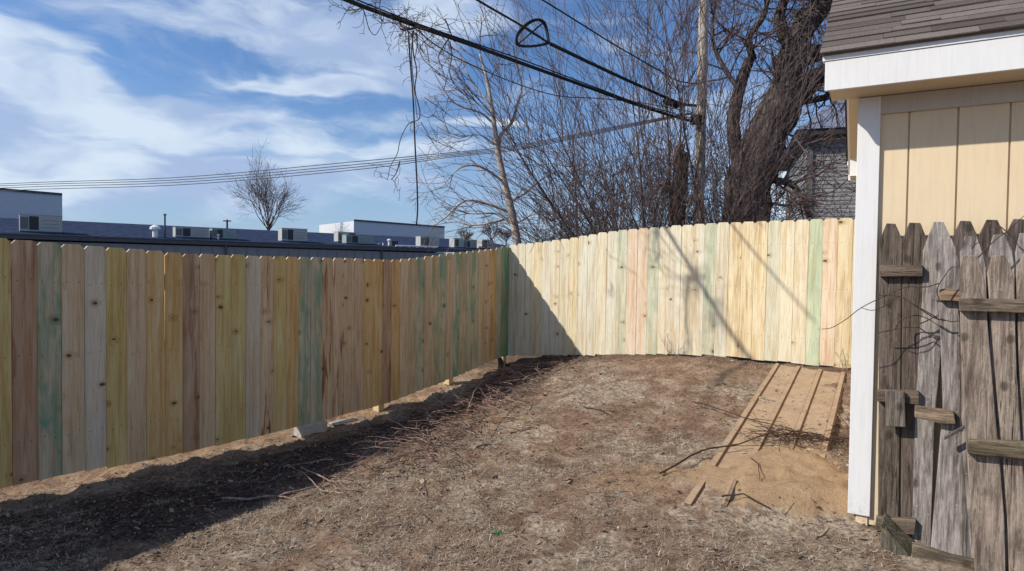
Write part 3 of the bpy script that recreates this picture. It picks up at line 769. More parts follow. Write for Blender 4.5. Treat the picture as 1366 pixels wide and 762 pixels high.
# ================================================================ OLD PICKETS
GR = (.17, .133, .112); GL = (.41, .37, .345); GBr = (.20, .15, .115); GD = (.18, .15, .135)
def pplane(off): return SF(0, -off, 0), Nd
def picket(parent, off, px, col, t=.018, moss=0., bot=None, name='picket', lab=None, mat=OLD, horiz=False):
    """outline in photo pixels laid on a plane parallel to the shed front, given real thickness"""
    P0, n = pplane(off)
    pts = [onplane(x, y, P0, n) for x, y in px]
    o0 = V((sum(p.x for p in pts) / len(pts), sum(p.y for p in pts) / len(pts), min(p.z for p in pts)))
    m = MB(); loc = []
    for p in pts:
        q = p - o0; loc.append(V((q.dot(Wd), 0, q.z)))
    if not horiz: loc = [p + V((random.uniform(-.0015, .0015), 0, 0)) for p in loc]
    if (loc[1] - loc[0]).cross(loc[2] - loc[1]).y > 0: loc.reverse()
    if horiz:
        m.prism([V((p.z, 0, -p.x)) for p in loc], V((0, t, 0)))
        M = Matrix(((0, Nd.x, -Wd.x, o0.x), (0, Nd.y, -Wd.y, o0.y), (1, 0, 0, o0.z), (0, 0, 0, 1)))
    else:
        m.prism(loc, V((0, t, 0)))
        M = Matrix(((Wd.x, Nd.x, 0, o0.x), (Wd.y, Nd.y, 0, o0.y), (0, 0, 1, o0.z), (0, 0, 0, 1)))
    o = m.build(name, mat, parent, bevel=.003)
    o.matrix_local = parent.matrix_basis.inverted() @ M
    seed(o, col, moss=float(moss))
    if lab: o['label'] = lab
    return o
def rail(parent, off, px, col, t=.034, **k): return picket(parent, off, px, col, t, name='rail', horiz=True, **k)
f1 = empty('picket_fence', SF(.2, -.07, -1.37), 'old grey pointed picket fence standing right against the tan shed wall', 'fence')
def pick(xl, xr, yt, shl, ysh, xbl, xbr, yb): # pointed picket outline
    c = (xl + xr) / 2; tw_ = shl
    return [(c - tw_, yt), (c + tw_, yt + .5), (xr, ysh), (xbr, yb), (xbl, yb), (xl, ysh)]
picket(f1, .07, pick(1173.5, 1203.5, 298, 6, 320, 1171, 1199, 697), GR, moss=.35)
picket(f1, .07, pick(1204, 1237, 297, 7, 320, 1202, 1232, 700), GR, moss=.3)
picket(f1, .075, [(1246, 296), (1258, 296), (1269, 318), (1262, 400), (1247, 560), (1240, 760), (1216, 760), (1221, 560), (1230, 400), (1231.5, 335), (1237, 318)], GL, lab='lighter grey picket leaning left')
picket(f1, .07, pick(1270, 1306, 294.5, 7, 318, 1270, 1304, 790), GR)
picket(f1, .07, pick(1306, 1341, 293, 7, 315, 1306, 1340, 790), GR)
picket(f1, .07, pick(1341, 1377, 292, 7, 314, 1343, 1377, 790), GD)
picket(f1, .07, pick(1378, 1414, 291, 7, 313, 1381, 1416, 790), GR)
rail(f1, .105, [(1173.5, 353.5), (1231, 354), (1231, 369), (1173.5, 369)], GBr, moss=.2)
rail(f1, .05, [(1231, 354), (1420, 350), (1420, 366), (1231, 369)], GBr, t=.018)
rail(f1, .105, [(1170.5, 520), (1226, 522), (1226, 540), (1170.5, 536)], GBr)
rail(f1, .105, [(1169, 690), (1222, 694), (1220, 714), (1167, 708)], GBr, moss=.4)
picket(f1, .13, [(1181, 521), (1207.5, 523), (1208, 570), (1181.5, 568.5)], (.22, .19, .165), .02, moss=.3, name='patch_board')

f2 = empty('picket_gate', SF(.55, -.2, -1.37), 'loose grey picket panel with broken rails between the wall pickets and the front panel', 'gate')
picket(f2, .20, [(1253, 317), (1262, 317), (1269, 318), (1274, 330), (1277, 337), (1275, 339), (1281, 348), (1281, 560), (1284, 600), (1298, 762), (1298, 790), (1236, 790), (1241, 735), (1258, 545), (1254, 430), (1250, 400), (1248, 345)], GL, lab='wide split grey picket of the middle panel')
picket(f2, .20, [(1288, 315), (1302, 315), (1311, 338), (1315, 357), (1315, 356), (1318, 500), (1318, 790), (1284, 790), (1282, 400), (1281, 338)], GL)
picket(f2, .20, [(1325, 313), (1340, 313), (1350, 334), (1353, 355), (1356, 500), (1356, 790), (1322, 790), (1320, 400), (1318, 338)], GL)
picket(f2, .20, [(1361, 311), (1376, 311), (1387, 333), (1392, 500), (1392, 790), (1360, 790), (1357, 400), (1355, 338)], GL)
rail(f2, .235, [(1253.5, 385), (1281, 386), (1300, 387), (1300, 403), (1253.5, 401)], (.33, .235, .16), lab='short rail with split pale end')
rail(f2, .235, [(1221, 542), (1252, 546), (1272, 549), (1275, 566), (1253, 565), (1220, 557)], (.33, .25, .18), lab='warped brown rail')
rail(f2, .235, [(1217, 726), (1240, 732), (1270, 742), (1300, 748), (1300, 764), (1262, 758), (1230, 752), (1217, 750)], (.27, .22, .16), moss=.5)
rail(f2, .19, [(1300, 402), (1420, 404), (1420, 389), (1300, 387)], GBr, t=.0)if False else None
# small steel latch arm
m = MB(); P0, n = pplane(.262); a = onplane(1260, 585, P0, n); b = onplane(1290, 568, P0, n); d = (b - a); up = V((0, 0, 1)) * .011
m.hexa([a - up * .8, b - up, b - up + Nd * .012, a - up * .8 + Nd * .012, a + up * .8, b + up, b + up + Nd * .012, a + up * .8 + Nd * .012])
o = m.build('latch_arm', mat_plain('old_steel', (.14, .13, .13), .5, 40, .4, .6), f2, bevel=.002); o.location = -V(f2.location); seed(o)

f3 = empty('picket_gate', SF(.75, -.33, -1.37), 'front weathered brown-grey picket panel leaning at the right edge, with two rails', 'gate')
GF = (.36, .29, .237)
picket(f3, .33, [(1285, 341), (1301, 341), (1309, 355), (1313, 372), (1315, 400), (1325, 520), (1334, 620), (1340, 690), (1343, 800), (1303, 800), (1299, 740), (1290, 600), (1282, 470), (1280, 362)], GF, moss=.12)
picket(f3, .33, [(1324, 341), (1339, 341), (1348, 355), (1352.5, 372), (1355.5, 480), (1362.5, 600), (1372.5, 700), (1381, 800), (1348, 800), (1344, 690), (1338.5, 620), (1329.5, 520), (1320, 400), (1317.5, 365)], GF, moss=.1)
picket(f3, .33, [(1364, 340), (1379, 340), (1390, 360), (1396, 480), (1414, 800), (1386, 800), (1377, 700), (1367, 600), (1360, 480), (1355.5, 365)], GF)
rail(f3, .368, [(1280, 398), (1420, 401), (1420, 419), (1280, 415)], (.21, .165, .125), moss=.15)
rail(f3, .368, [(1291.5, 587), (1420, 592), (1420, 617), (1291.5, 606)], (.23, .185, .125), moss=.5)

# broken boards heap at the foot
bb = empty('broken_planter_box', SF(.2, -.2, -1.4), 'broken mossy wooden box end leaning at the foot of the grey pickets', 'wooden box')
picket(bb, .22, [(1174, 712), (1182, 704), (1216, 748), (1216, 800), (1174, 800)], (.17, .15, .12), .02, moss=.3, name='side_board')
P0, n = pplane(.225); a = onplane(1173, 706, P0, n); b = onplane(1218, 752, P0, n); dd = Nd * .13 + V((0, 0, .035)) + Wd * .02
m = MB(); t_ = V((0, 0, .016)) + Wd * .008; m.hexa([a, b, b + dd, a + dd, a + t_, b + t_, b + dd + t_, a + dd + t_])
o = m.build('top_board', OLD, bb, bevel=.003); o.location = -V(bb.location); seed(o, (.2, .175, .12), moss=.9)
picket(bb, .10, [(1168, 712), (1177, 712), (1175, 748), (1168, 745)], (.15, .09, .06), .1, name='end_board')

# thin vine in front of the pickets
def line_tube(name, pxs, off, r, mat, label, cat, group=None):
    m = MB()
    for path in pxs:
        P0, n = pplane(off)
        pts = [onplane(x, y, P0, n) - Nd * random.uniform(-.01, .02) for x, y in path]
        sm = smooth(pts, 4); m.tube(sm, [r * (1 - .5 * i / len(sm)) for i in range(len(sm))], 5)
    return tag(m.build(name, mat, smooth=True, origin=m.v[0]), label, cat, group)
def smooth(pts, k=4):
    out = []; n = len(pts)
    for i in range(n - 1):
        p0 = pts[max(0, i - 1)]; p1 = pts[i]; p2 = pts[i + 1]; p3 = pts[min(n - 1, i + 2)]
        for j in range(k):
            t = j / k; out.append(.5 * ((2 * p1) + (p2 - p0) * t + (2 * p0 - 5 * p1 + 4 * p2 - p3) * t * t + (3 * p1 - p0 - 3 * p2 + p3) * t ** 3))
    out.append(pts[-1].copy()); return out
VINE = mat_bark('vine_stem', (.12, .085, .07), (.06, .042, .036), 40)
line_tube('bare_vine', [[(1253, 378), (1235, 383), (1210, 383), (1185, 393), (1150, 410), (1130, 425), (1110, 437), (1096, 439)], [(1250, 424), (1222, 408), (1198, 395), (1172, 394)], [(1262, 428), (1246, 424), (1225, 411), (1200, 396), (1180, 408), (1164, 414), (1150, 411)]],
          .26, .0032, VINE, 'thin bare vine reaching left from the pickets across the white corner trim', 'vine')
line_tube('bare_vine', [[(1172, 444), (1190, 440), (1205, 437), (1226, 437)], [(1194, 438), (1202, 427), (1218, 421), (1235, 424), (1256, 437)], [(1226, 437), (1240, 446), (1256, 449)], [(1226, 432), (1232, 430), (1250, 421), (1262, 415)]],
          .145, .0034, VINE, 'dark forked vine stems lying across the wall pickets below the upper rail', 'vine')
line_tube('bare_vine', [[(1252, 400), (1250, 385), (1262, 365), (1270, 357), (1282, 356)], [(1304, 344), (1325, 322), (1345, 307), (1366, 288)], [(1332, 301), (1350, 316), (1361, 331)], [(1255, 425), (1268, 429), (1281, 428)], [(1296, 332), (1302, 325), (1315, 322)]],
          .28, .003, VINE, 'dark twining vine around the tops of the middle and front panels', 'vine')

# ================================================================ METAL SHEETS
def mat_sheet():
    s = NT('dusty_rusted_sheet'); pc = s.n('ShaderNodeTexCoord').outputs['Object']
    a = s.noise(pc, 5, 6, .65, .4); b = s.noise(pc, 30, 5, .7); c = s.noise(pc, 90, 3, .7)
    nz = s.n('ShaderNodeSeparateXYZ', inp={0: s.n('ShaderNodeNewGeometry').outputs['True Normal']}).outputs[2]
    rust = s.mix(s.ramp(b, .35, .65), (.25, .15, .11), (.17, .10, .075))
    dust = s.mix(s.ramp(a, .35, .65), (.38, .28, .185), (.30, .215, .14)); dust = s.mix(s.ramp(b, .52, .66, 0, .6), dust, (.17, .11, .075)); dust = s.mix(s.ramp(c, .6, .7, 0, .5), dust, (.44, .33, .23))
    f = s.math('MULTIPLY', s.ramp(nz, .55, .93), s.ramp(a, .25, .45, .45, 1))
    return s.finish(s.mix(f, rust, dust), .85, b, .3, .006, .2)
SHEET = mat_sheet()
nsh = pu.cross(pv).normalized()
if nsh.z < 0: nsh = -nsh
ribs = [0.0, .31, .62, .93]
prof = []
rw = .075
for r in ribs:
    prof += [(r, 0), (r + .014, .016), (r + rw - .014, .016), (r + rw, 0)]
prof = [(-.012, 0)] + prof + [(1.01, 0)]
m = MB(); NV = 24; rows = []
for k in range(NV + 1):
    t = k / NV
    for (a, h) in prof:
        w = .006 * noise.noise(V((a * 4, t * 5, 2)))
        p = pTL + pu * a + pv * (t * (1 - .31 * min(1, max(0, a - .22) * 4))) + nsh * (h + w)
        m.v.append(tuple(p))
n = len(prof)
for k in range(NV):
    for i in range(n - 1):
        b = k * n + i; m.f.append((b, b + 1, b + n + 1, b + n)); m.m.append(0)
o = m.build('metal_sheet', SHEET, origin=pTL)
md = o.modifiers.new('thick', 'SOLIDIFY'); md.thickness = .0025
tag(o, 'dusty rust-brown ribbed metal sheet on the slope beside the shed, foot buried in sand', 'metal sheet')
m = MB()   # upright cut rib end sticking from the sand
a = ground_at(962, 684); b = ground_at(976, 660); a.z = gz(a.x, a.y) + .0; b.z = gz(b.x, b.y) + .02
m.hexa([a, a + Wd * .03, b + Wd * .03, b, lift(a, .012), lift(a, .012) + Wd * .012, lift(b, .008) + Wd * .012, lift(b, .008)])
tag(m.build('metal_strip', SHEET), 'bent rusty metal strip poking out of the sand at the foot of the sheet', 'metal strip')

# ================================================================ BACKGROUND BUILDINGS
EH, RH = H + 2.6, H + 5.0
e0 = athz(0, 312.5, EH); e1 = athz(628, 334, EH)
ed = (e1 - e0).normalized(); en = V((-ed.y, ed.x, 0))
if en.dot(V((0, 1, 0))) < 0: en = -en
elen = (e1 - e0).length
def B(u, v, z): return e0 + ed * u + en * v + V((0, 0, z - EH))
LB, RB = -25, elen + 14
bld = empty('warehouse', V((B(0, 0, 0).x, B(0, 0, 0).y, H - 2.6)), 'long low grey metal warehouse with slate-blue roof behind the left fence', 'building')
def bpart(m, name, mat, parent=bld): o = m.build(name, mat, parent); o.location = -parent_world(parent); seed(o); return o
m = MB(); m.hexa([B(LB, .1, H - 3), B(RB, .1, H - 3), B(RB, 24, H - 3), B(LB, 24, H - 3), B(LB, .1, EH - .55), B(RB, .1, EH - .55), B(RB, 24, EH - .55), B(LB, 24, EH - .55)])
k = LB
while k < RB:
    m.box(B(k, .06, H - .4), ed * .03, en * .035, V((0, 0, 2.3))); k += 1.2
bpart(m, 'wall', BWALL)
m = MB(); m.hexa([B(LB, -.25, EH - .38), B(RB, -.25, EH - .38), B(RB, .09, EH - .38), B(LB, .09, EH - .38), B(LB, -.25, EH), B(RB, -.25, EH), B(RB, .09, EH), B(LB, .09, EH)])
m.hexa([B(LB, -.35, EH + .002), B(RB, -.35, EH + .002), B(RB, .12, EH + .002), B(LB, .12, EH + .002), B(LB, -.35, EH + .10), B(RB, -.35, EH + .10), B(RB, .12, EH + .10), B(LB, .12, EH + .10)])
bpart(m, 'gutter', BFASC)
rr0 = athz(0, 291, RH); dv = (rr0 - B(0, 0, RH)).dot(en)
m = MB(); m.hexa([B(LB, .125, EH + .0), B(RB, .125, EH), B(RB, dv, RH), B(LB, dv, RH), B(LB, .125, EH + .05), B(RB, .125, EH + .05), B(RB, dv, RH + .05), B(LB, dv, RH + .05)])
m.hexa([B(LB, dv + .01, RH), B(RB, dv + .01, RH), B(RB, dv * 2, EH), B(LB, dv * 2, EH), B(LB, dv + .01, RH + .05), B(RB, dv + .01, RH + .05), B(RB, dv * 2, EH + .05), B(LB, dv * 2, EH + .05)])
bpart(m, 'roof', FROOF)
P0, nn = B(0, 0, 0), en
for px in (301, 509):
    q = onplane(px, 340, P0, nn); u = (q - e0).dot(ed); m = MB(); m.box(B(u, -.12, H + .5), ed * .1, en * .08, V((0, 0, 1.68))); bpart(m, 'downspout', BFASC)
VR = 2.2
def roof_z(v): return EH + .05 + (RH - EH) * v / dv
def unit(x0, x1, y0, label, mat, grille='left', v=VR):
    a = onplane(x0, y0, B(0, v, 0), en); b = onplane(x1, y0, B(0, v, 0), en)
    ua, ub = (a - e0).dot(ed), (b - e0).dot(ed); zt = a.z; zb = roof_z(v) + .12
    w = ub - ua; zt = max(zt, zb + .5); dp = 1.3
    r = empty('rooftop_unit', B((ua + ub) / 2, v, zb), label, 'air conditioner', 'rooftop air conditioners on the warehouse')
    def add(m, nm, mt): o = m.build(nm, mt, r); o.location = -V(r.location); seed(o)
    m = MB(); m.box(B((ua + ub) / 2, v + dp / 2, (zt + zb) / 2), ed * (w / 2), en * (dp / 2), V((0, 0, (zt - zb) / 2))); m.box(B((ua + ub) / 2, v + dp / 2, zt + .03), ed * (w / 2 + .03), en * (dp / 2 + .03), V((0, 0, .025))); add(m, 'cabinet', mat)
    m = MB(); m.box(B((ua + ub) / 2, v + dp / 2, zb - .08), ed * (w / 2 - .05), en * (dp / 2 - .05), V((0, 0, .078))); add(m, 'base_curb', BFASC)
    m = MB(); f0, f1_ = (.22, .44) if grille == 'left' else (.50, .80)
    m.box(B(ua + w * (f0 + f1_) / 2, v - .012, (zt + zb) / 2), ed * (w * (f1_ - f0) / 2), en * .01, V((0, 0, (zt - zb) * .42))); add(m, 'grille', DARKG)
    m = MB(); m.box(B(ua + w * .11, v - .015, (zt + zb) / 2), ed * (w * .085), en * .012, V((0, 0, (zt - zb) * .36))); add(m, 'coil_panel', LOUV)
    m = MB(); hb = zt - zb
    for q in range(3): m.box(B(ua + w * .72, v - .01, zb + hb * (.25 + .22 * q)), ed * (w * .2), en * .008, V((0, 0, .015)))
    add(m, 'seam', LOUV)
unit(26, 83, 286, 'large grey rooftop unit at the far left below the white building', GALV)
unit(234, 279, 303, 'grey rooftop unit right of the tall thin vent pipe', GALV)
unit(283, 315, 305, 'small greenish rooftop unit behind the vent stub, left of the bare round tree', GALV2)
unit(376, 410, 304.5, 'grey rooftop unit just right of the bare round tree', GALV)
unit(451, 480, 309.5, 'grey rooftop unit at the left end of the white block', GALV, 'right', VR + 1.6)
unit(462, 497, 313.5, 'greenish rooftop unit in front of the left end of the white block', GALV2)
unit(561, 586, 315.5, 'grey rooftop unit below the right end of the white block', GALV)
unit(606, 619, 318, 'narrow grey rooftop unit near the corner of the fences', GALV)
unit(620, 636, 321, 'greenish rooftop unit second from the fence corner', GALV2)
unit(643, 658, 320, 'grey rooftop unit nearest the fence corner', GALV)
def roofpipe(x, y0, y1, r, mat, name, label, cap=True):
    q = onplane(x, y0, B(0, VR, 0), en); u = (q - e0).dot(ed); zb = roof_z(VR); m = MB()
    m.tube([B(u, VR, zb - .05), B(u, VR, q.z)], r, 10)
    if cap: m.tube([B(u, VR, q.z - .02), B(u, VR, q.z + r * .8), B(u, VR, q.z + r * 1.6)], [r * 1.9, r * 1.9, r * .6], 10)
    tag(m.build(name, mat, origin=B(u, VR, zb)), label, 'vent')
roofpipe(220, 287, 317, .09, BFASC, 'vent_pipe', 'tall thin dark vent pipe on the warehouse roof')
roofpipe(207, 306, 317, .28, PVC, 'roof_vent', 'white squat vent hood left of the tall dark pipe')
roofpipe(291, 314, 320, .10, PVC, 'roof_vent', 'tiny white vent stub in front of the small greenish unit')
roofpipe(519, 321, 327, .14, PVC, 'roof_vent', 'white vent in the middle of the roof below the white block', True)
roofpipe(505, 324, 327, .08, PVC, 'roof_vent', 'low white vent stub left of the middle white vent', False)
roofpipe(511, 324, 327, .08, PVC, 'roof_vent', 'low white vent stub close beside the middle white vent', False)
q = onplane(527, 320, B(0, VR, 0), en); u = (q - e0).dot(ed); m = MB(); m.box(B(u, VR + .3, roof_z(VR) + .28), ed * .45, en * .3, V((0, 0, .3))); m.box(B(u, VR + .3, roof_z(VR) + .6), ed * .5, en * .35, V((0, 0, .02)))
o = m.build('roof_hatch', DARKG, origin=B(u, VR, roof_z(VR))); tag(o, 'dark roof hatch right of the middle white vent', 'hatch'); seed(o)
qa = onplane(528, 327, B(0, VR - 1.2, 0), en); qb = onplane(584, 328.5, B(0, VR - 1.2, 0), en)
ua, ub = (qa - e0).dot(ed), (qb - e0).dot(ed); zz = roof_z(VR - 1.2) + .12; m = MB(); m.tube([B(ua, VR - 1.2, zz), B(ub, VR - 1.2, zz)], .10, 8)
for k in range(5): m.box(B(ua + (ub - ua) * (k + .5) / 5, VR - 1.2, zz - .1), ed * .1, en * .12, V((0, 0, .06)))
tag(m.build('roof_pipe', PVC, origin=B(ua, VR - 1.2, zz)), 'long low white pipe running along the roof edge below the white block', 'pipe')
# white blocks behind
def block(px0, px1, yt0, yt1, v, label):
    a = onplane(px0, yt0, B(0, v, 0), en); b = onplane(px1, yt1, B(0, v, 0), en)
    ua, ub = (a - e0).dot(ed), (b - e0).dot(ed)
    zt = a.z
    r = empty('white_building', B((ua + ub) / 2, v, H - 2.6), label, 'building')
    def add(m, nm, mt): o = m.build(nm, mt, r); o.location = -V(r.location); seed(o)
    m = MB(); m.hexa([B(ua, v, H - 3), B(ub, v, H - 3), B(ub, v + 16, H - 3), B(ua, v + 16, H - 3), B(ua, v, a.z), B(ub, v, b.z), B(ub, v + 16, b.z), B(ua, v + 16, a.z)]); add(m, 'wall', BWHITE)
    m = MB(); m.hexa([B(ua, v - .15, a.z), B(ub, v - .15, b.z), B(ub, v - .01, b.z), B(ua, v - .01, a.z), B(ua, v - .15, a.z + .32), B(ub, v - .15, b.z + .32), B(ub, v - .01, b.z + .32), B(ua, v - .01, a.z + .32)]); add(m, 'parapet_cap', BFASC)
block(-220, 83, 236, 261, dv + 14, 'tall white flat-roofed building at the far left behind the warehouse')
block(472, 593, 295, 304, dv + 18, 'white flat-roofed block rising behind the warehouse below the hanging wire')

# ---------------------------------------------------------------- grey house behind the tree
def mat_lap():
    s = NT('grey_lap_siding'); pc = s.n('ShaderNodeTexCoord').outputs['Object']; a = s.noise(pc, 1.2, 4, .6); b = s.noise(s.mapping(pc, (1, 1, 8)), 3, 4, .6)
    return s.finish(s.mix(s.ramp(b, .35, .7), (.17, .165, .17), (.27, .265, .27)), .75, b, .1, .01)
HY = 21.0
hc = at(1078, 184, HY); hd = V((.95, -.31, 0)).normalized(); hn = V((hd.y, -hd.x, 0)) * -1   # hn away from camera
if hn.y < 0: hn = -hn
def HP(u, v, z): return V((hc.x, hc.y, 0)) + hd * u + hn * v + V((0, 0, z))
hz = hc.z
house = empty('grey_house', V((hc.x, hc.y, H - 1.8)), 'two storey grey lap-sided house with metal roof behind the old tree', 'house')
def hp(m, nm, mt, parent=house): o = m.build(nm, mt, parent); o.location = -parent_world(parent); seed(o); return o
m = MB(); z = H - 1.8
while z < hz - .05:
    z2 = min(z + .13, hz - .02)
    m.hexa([HP(0, -.02, z), HP(9, -.02, z), HP(9, .1, z), HP(0, .1, z), HP(0, .0, z2), HP(9, .0, z2), HP(9, .1, z2), HP(0, .1, z2)])
    m.hexa([HP(-.02, .101, z), HP(.1, .101, z), HP(.1, 7, z), HP(-.02, 7, z), HP(0, .101, z2), HP(.1, .101, z2), HP(.1, 7, z2), HP(0, 7, z2)])
    z += .13
hp(m, 'wall', mat_lap())
m = MB(); m.box(HP(.06, -.05, (hz + H - 1.8) / 2), hd * .09, hn * .025, V((0, 0, (hz - H + 1.8) / 2 - .02))); hp(m, 'corner_board', mat_plain('grey_corner', (.13, .125, .13), .7, 3, .2))
m = MB(); m.hexa([HP(-.35, -.4, hz), HP(9.3, -.4, hz), HP(9.3, 7.3, hz), HP(-.35, 7.3, hz), HP(-.35, -.4, hz + .2), HP(9.3, -.4, hz + .2), HP(9.3, 7.3, hz + .2), HP(-.35, 7.3, hz + .2)]); hp(m, 'eave', mat_plain('dark_eave', (.03, .03, .034), .6, 5, .2))
m = MB()
rp = [HP(-.4, -.45, hz + .202), HP(9.3, -.45, hz + .202), HP(9.3, 7.3, hz + .202), HP(-.4, 7.3, hz + .202)]; t0, t1 = HP(3.2, 3.4, hz + 3.4), HP(6.4, 3.4, hz + 3.4)
for q in ((rp[0], rp[1], t1, t0), (rp[1], rp[2], t1), (rp[2], rp[3], t0, t1), (rp[3], rp[0], t0), (rp[3], rp[2], rp[1], rp[0])): m.poly(q)
for k in range(12):
    u = -.2 + k * .5; top = min(1, (u + .4) / 3.6) if u < 3.2 else 1
    a = HP(u, -.45, hz + .21); b = HP(u, -.45 + 3.85 * top, hz + .21 + 3.2 * top); m.hexa([a, a + hd * .04, b + hd * .04, b, a + V((0, 0, .05)), a + hd * .04 + V((0, 0, .05)), b + hd * .04 + V((0, 0, .05)), b + V((0, 0, .05))])
hp(m, 'roof', mat_plain('blue_grey_roof', (.20, .225, .30), .45, 3, .2, .2))

# ================================================================ TREES
def grow(m, p, d, l, r, depth, P):
    """recursive bare branch"""
    n = max(3, int(l / P.get('seg', .18))); n = min(n, 9)
    pts = [p]; d = d.normalized(); dirs = [d]
    for i in range(n):
        w = P['wig']; d = (d + V((random.gauss(0, w), random.gauss(0, w), random.gauss(0, w))) + V((0, 0, P['up'])) + P.get('pull', V((0, 0, 0)))).normalized()
        pts.append(pts[-1] + d * (l / n)); dirs.append(d)
    r1 = max(P['rmin'], r * .45)
    rad = [r + (r1 - r) * i / n for i in range(n + 1)]
    m.cur = 0 if r > P.get('thick', 9) else 1
    m.tube(pts, rad, 8 if r > .06 else 5 if r > .02 else 3)
    if depth <= 0: return
    kids = P['kids'][min(depth - 1, len(P['kids']) - 1)]
    k = max(1, int(round(kids * random.uniform(.7, 1.3))))
    for j in range(k):
        t = random.uniform(P.get('t0', .25), 1.0); i = min(n - 1, int(t * n)); q = pts[i].lerp(pts[i + 1], t * n - i)
        dd = dirs[i]; ax = dd.orthogonal().normalized(); ax = Matrix.Rotation(random.uniform(0, 6.283), 3, dd) @ ax
        a = random.uniform(*P['ang']); nd = (dd * math.cos(a) + ax * math.sin(a))
        grow(m, q, nd, l * random.uniform(*P['lr']), max(P['rmin'], rad[i] * random.uniform(.45, .65)), depth - 1, P)
def tree(name, label, mats, base, trunk_fn, group=None, cat='tree'):
    root = empty(name, base, label, cat, group)
    tm, bm_ = MB(), MB(); trunk_fn(tm, bm_)
    o = tm.build('trunk', mats[0], root, smooth=True); o.location = -V(base)
    o = bm_.build('branches', [mats[0], mats[1]], root, smooth=True); o.location = -V(base)
    return root

# 1. thin pale tree by the corner
Y1 = 11.2
def t1f(tm, bm_):
    def A(x, y, dy=0): return at(x, y, Y1 + dy)
    path = [A(694, 352), A(690, 325), A(683, 285), A(672, 240), A(664, 200), A(659, 165), A(653, 125), A(648, 100), A(640, 72)]
    pt = smooth(path, 4); rr = [.085 - .068 * i / (len(pt) - 1) for i in range(len(pt))]; pt[0].z = H - 1.6; tm.tube(pt, rr, 10)
    P = dict(wig=.16, up=.02, kids=[3, 4, 5], ang=(.4, 1.0), lr=(.35, .65), rmin=.003, seg=.14)
    limbs = [([(664, 205), (668, 180), (682, 165), (690, 140), (696, 115), (690, 90), (684, 60)], .038, .2), ([(672, 243), (640, 222), (612, 225), (590, 250)], .026, -.5), ([(680, 270), (705, 255), (722, 240), (745, 228)], .022, .3),
             ([(684, 285), (650, 272), (620, 268), (595, 290), (580, 300)], .03, -.3), ([(683, 290), (640, 300), (610, 296), (580, 275)], .022, .6), ([(686, 300), (660, 285), (625, 285), (585, 272)], .022, .1),
             ([(659, 165), (640, 150), (610, 140), (592, 120), (565, 70)], .02, -.4), ([(655, 140), (630, 110), (612, 70), (600, 40)], .018, .4), ([(648, 100), (625, 85), (600, 78), (570, 60)], .014, .1),
             ([(650, 110), (665, 85), (672, 50), (668, 20)], .014, .2), ([(686, 300), (715, 285), (740, 290)], .016, -.2), ([(676, 262), (655, 245), (625, 210), (598, 195)], .016, .5), ([(663, 195), (640, 180), (612, 182), (575, 165)], .014, -.2)]
    for px, r, dy in limbs:
        n = len(px); pts = smooth([A(x, y, dy * i / (n - 1) + random.uniform(-.05, .05)) for i, (x, y) in enumerate(px)], 3); k = len(pts)
        bm_.cur = 0; bm_.tube(pts, [max(.005, r * (1 - .75 * i / (k - 1))) for i in range(k)], 6)
        for j in range(k // 3 + 3):
            i = random.randint(1, k - 1); dd = (pts[i] - pts[i - 1]).normalized(); ax = Matrix.Rotation(random.uniform(0, 6.283), 3, dd) @ dd.orthogonal().normalized()
            a = random.uniform(.4, 1.1); nd = dd * math.cos(a) + ax * math.sin(a)
            grow(bm_, pts[i], nd, random.uniform(.35, .95), .009, 2, dict(P, kids=[2, 3]))
    grow(bm_, pt[-1], V((-.2, 0, 1)), .7, .02, 2, dict(P, kids=[3, 4]))
tree('bare_tree', 'slender pale grey bare tree leaning left behind the fence corner', (BARKG, TWIGL), V((at(694, 352, Y1).x, Y1, H - 1.6)), t1f)

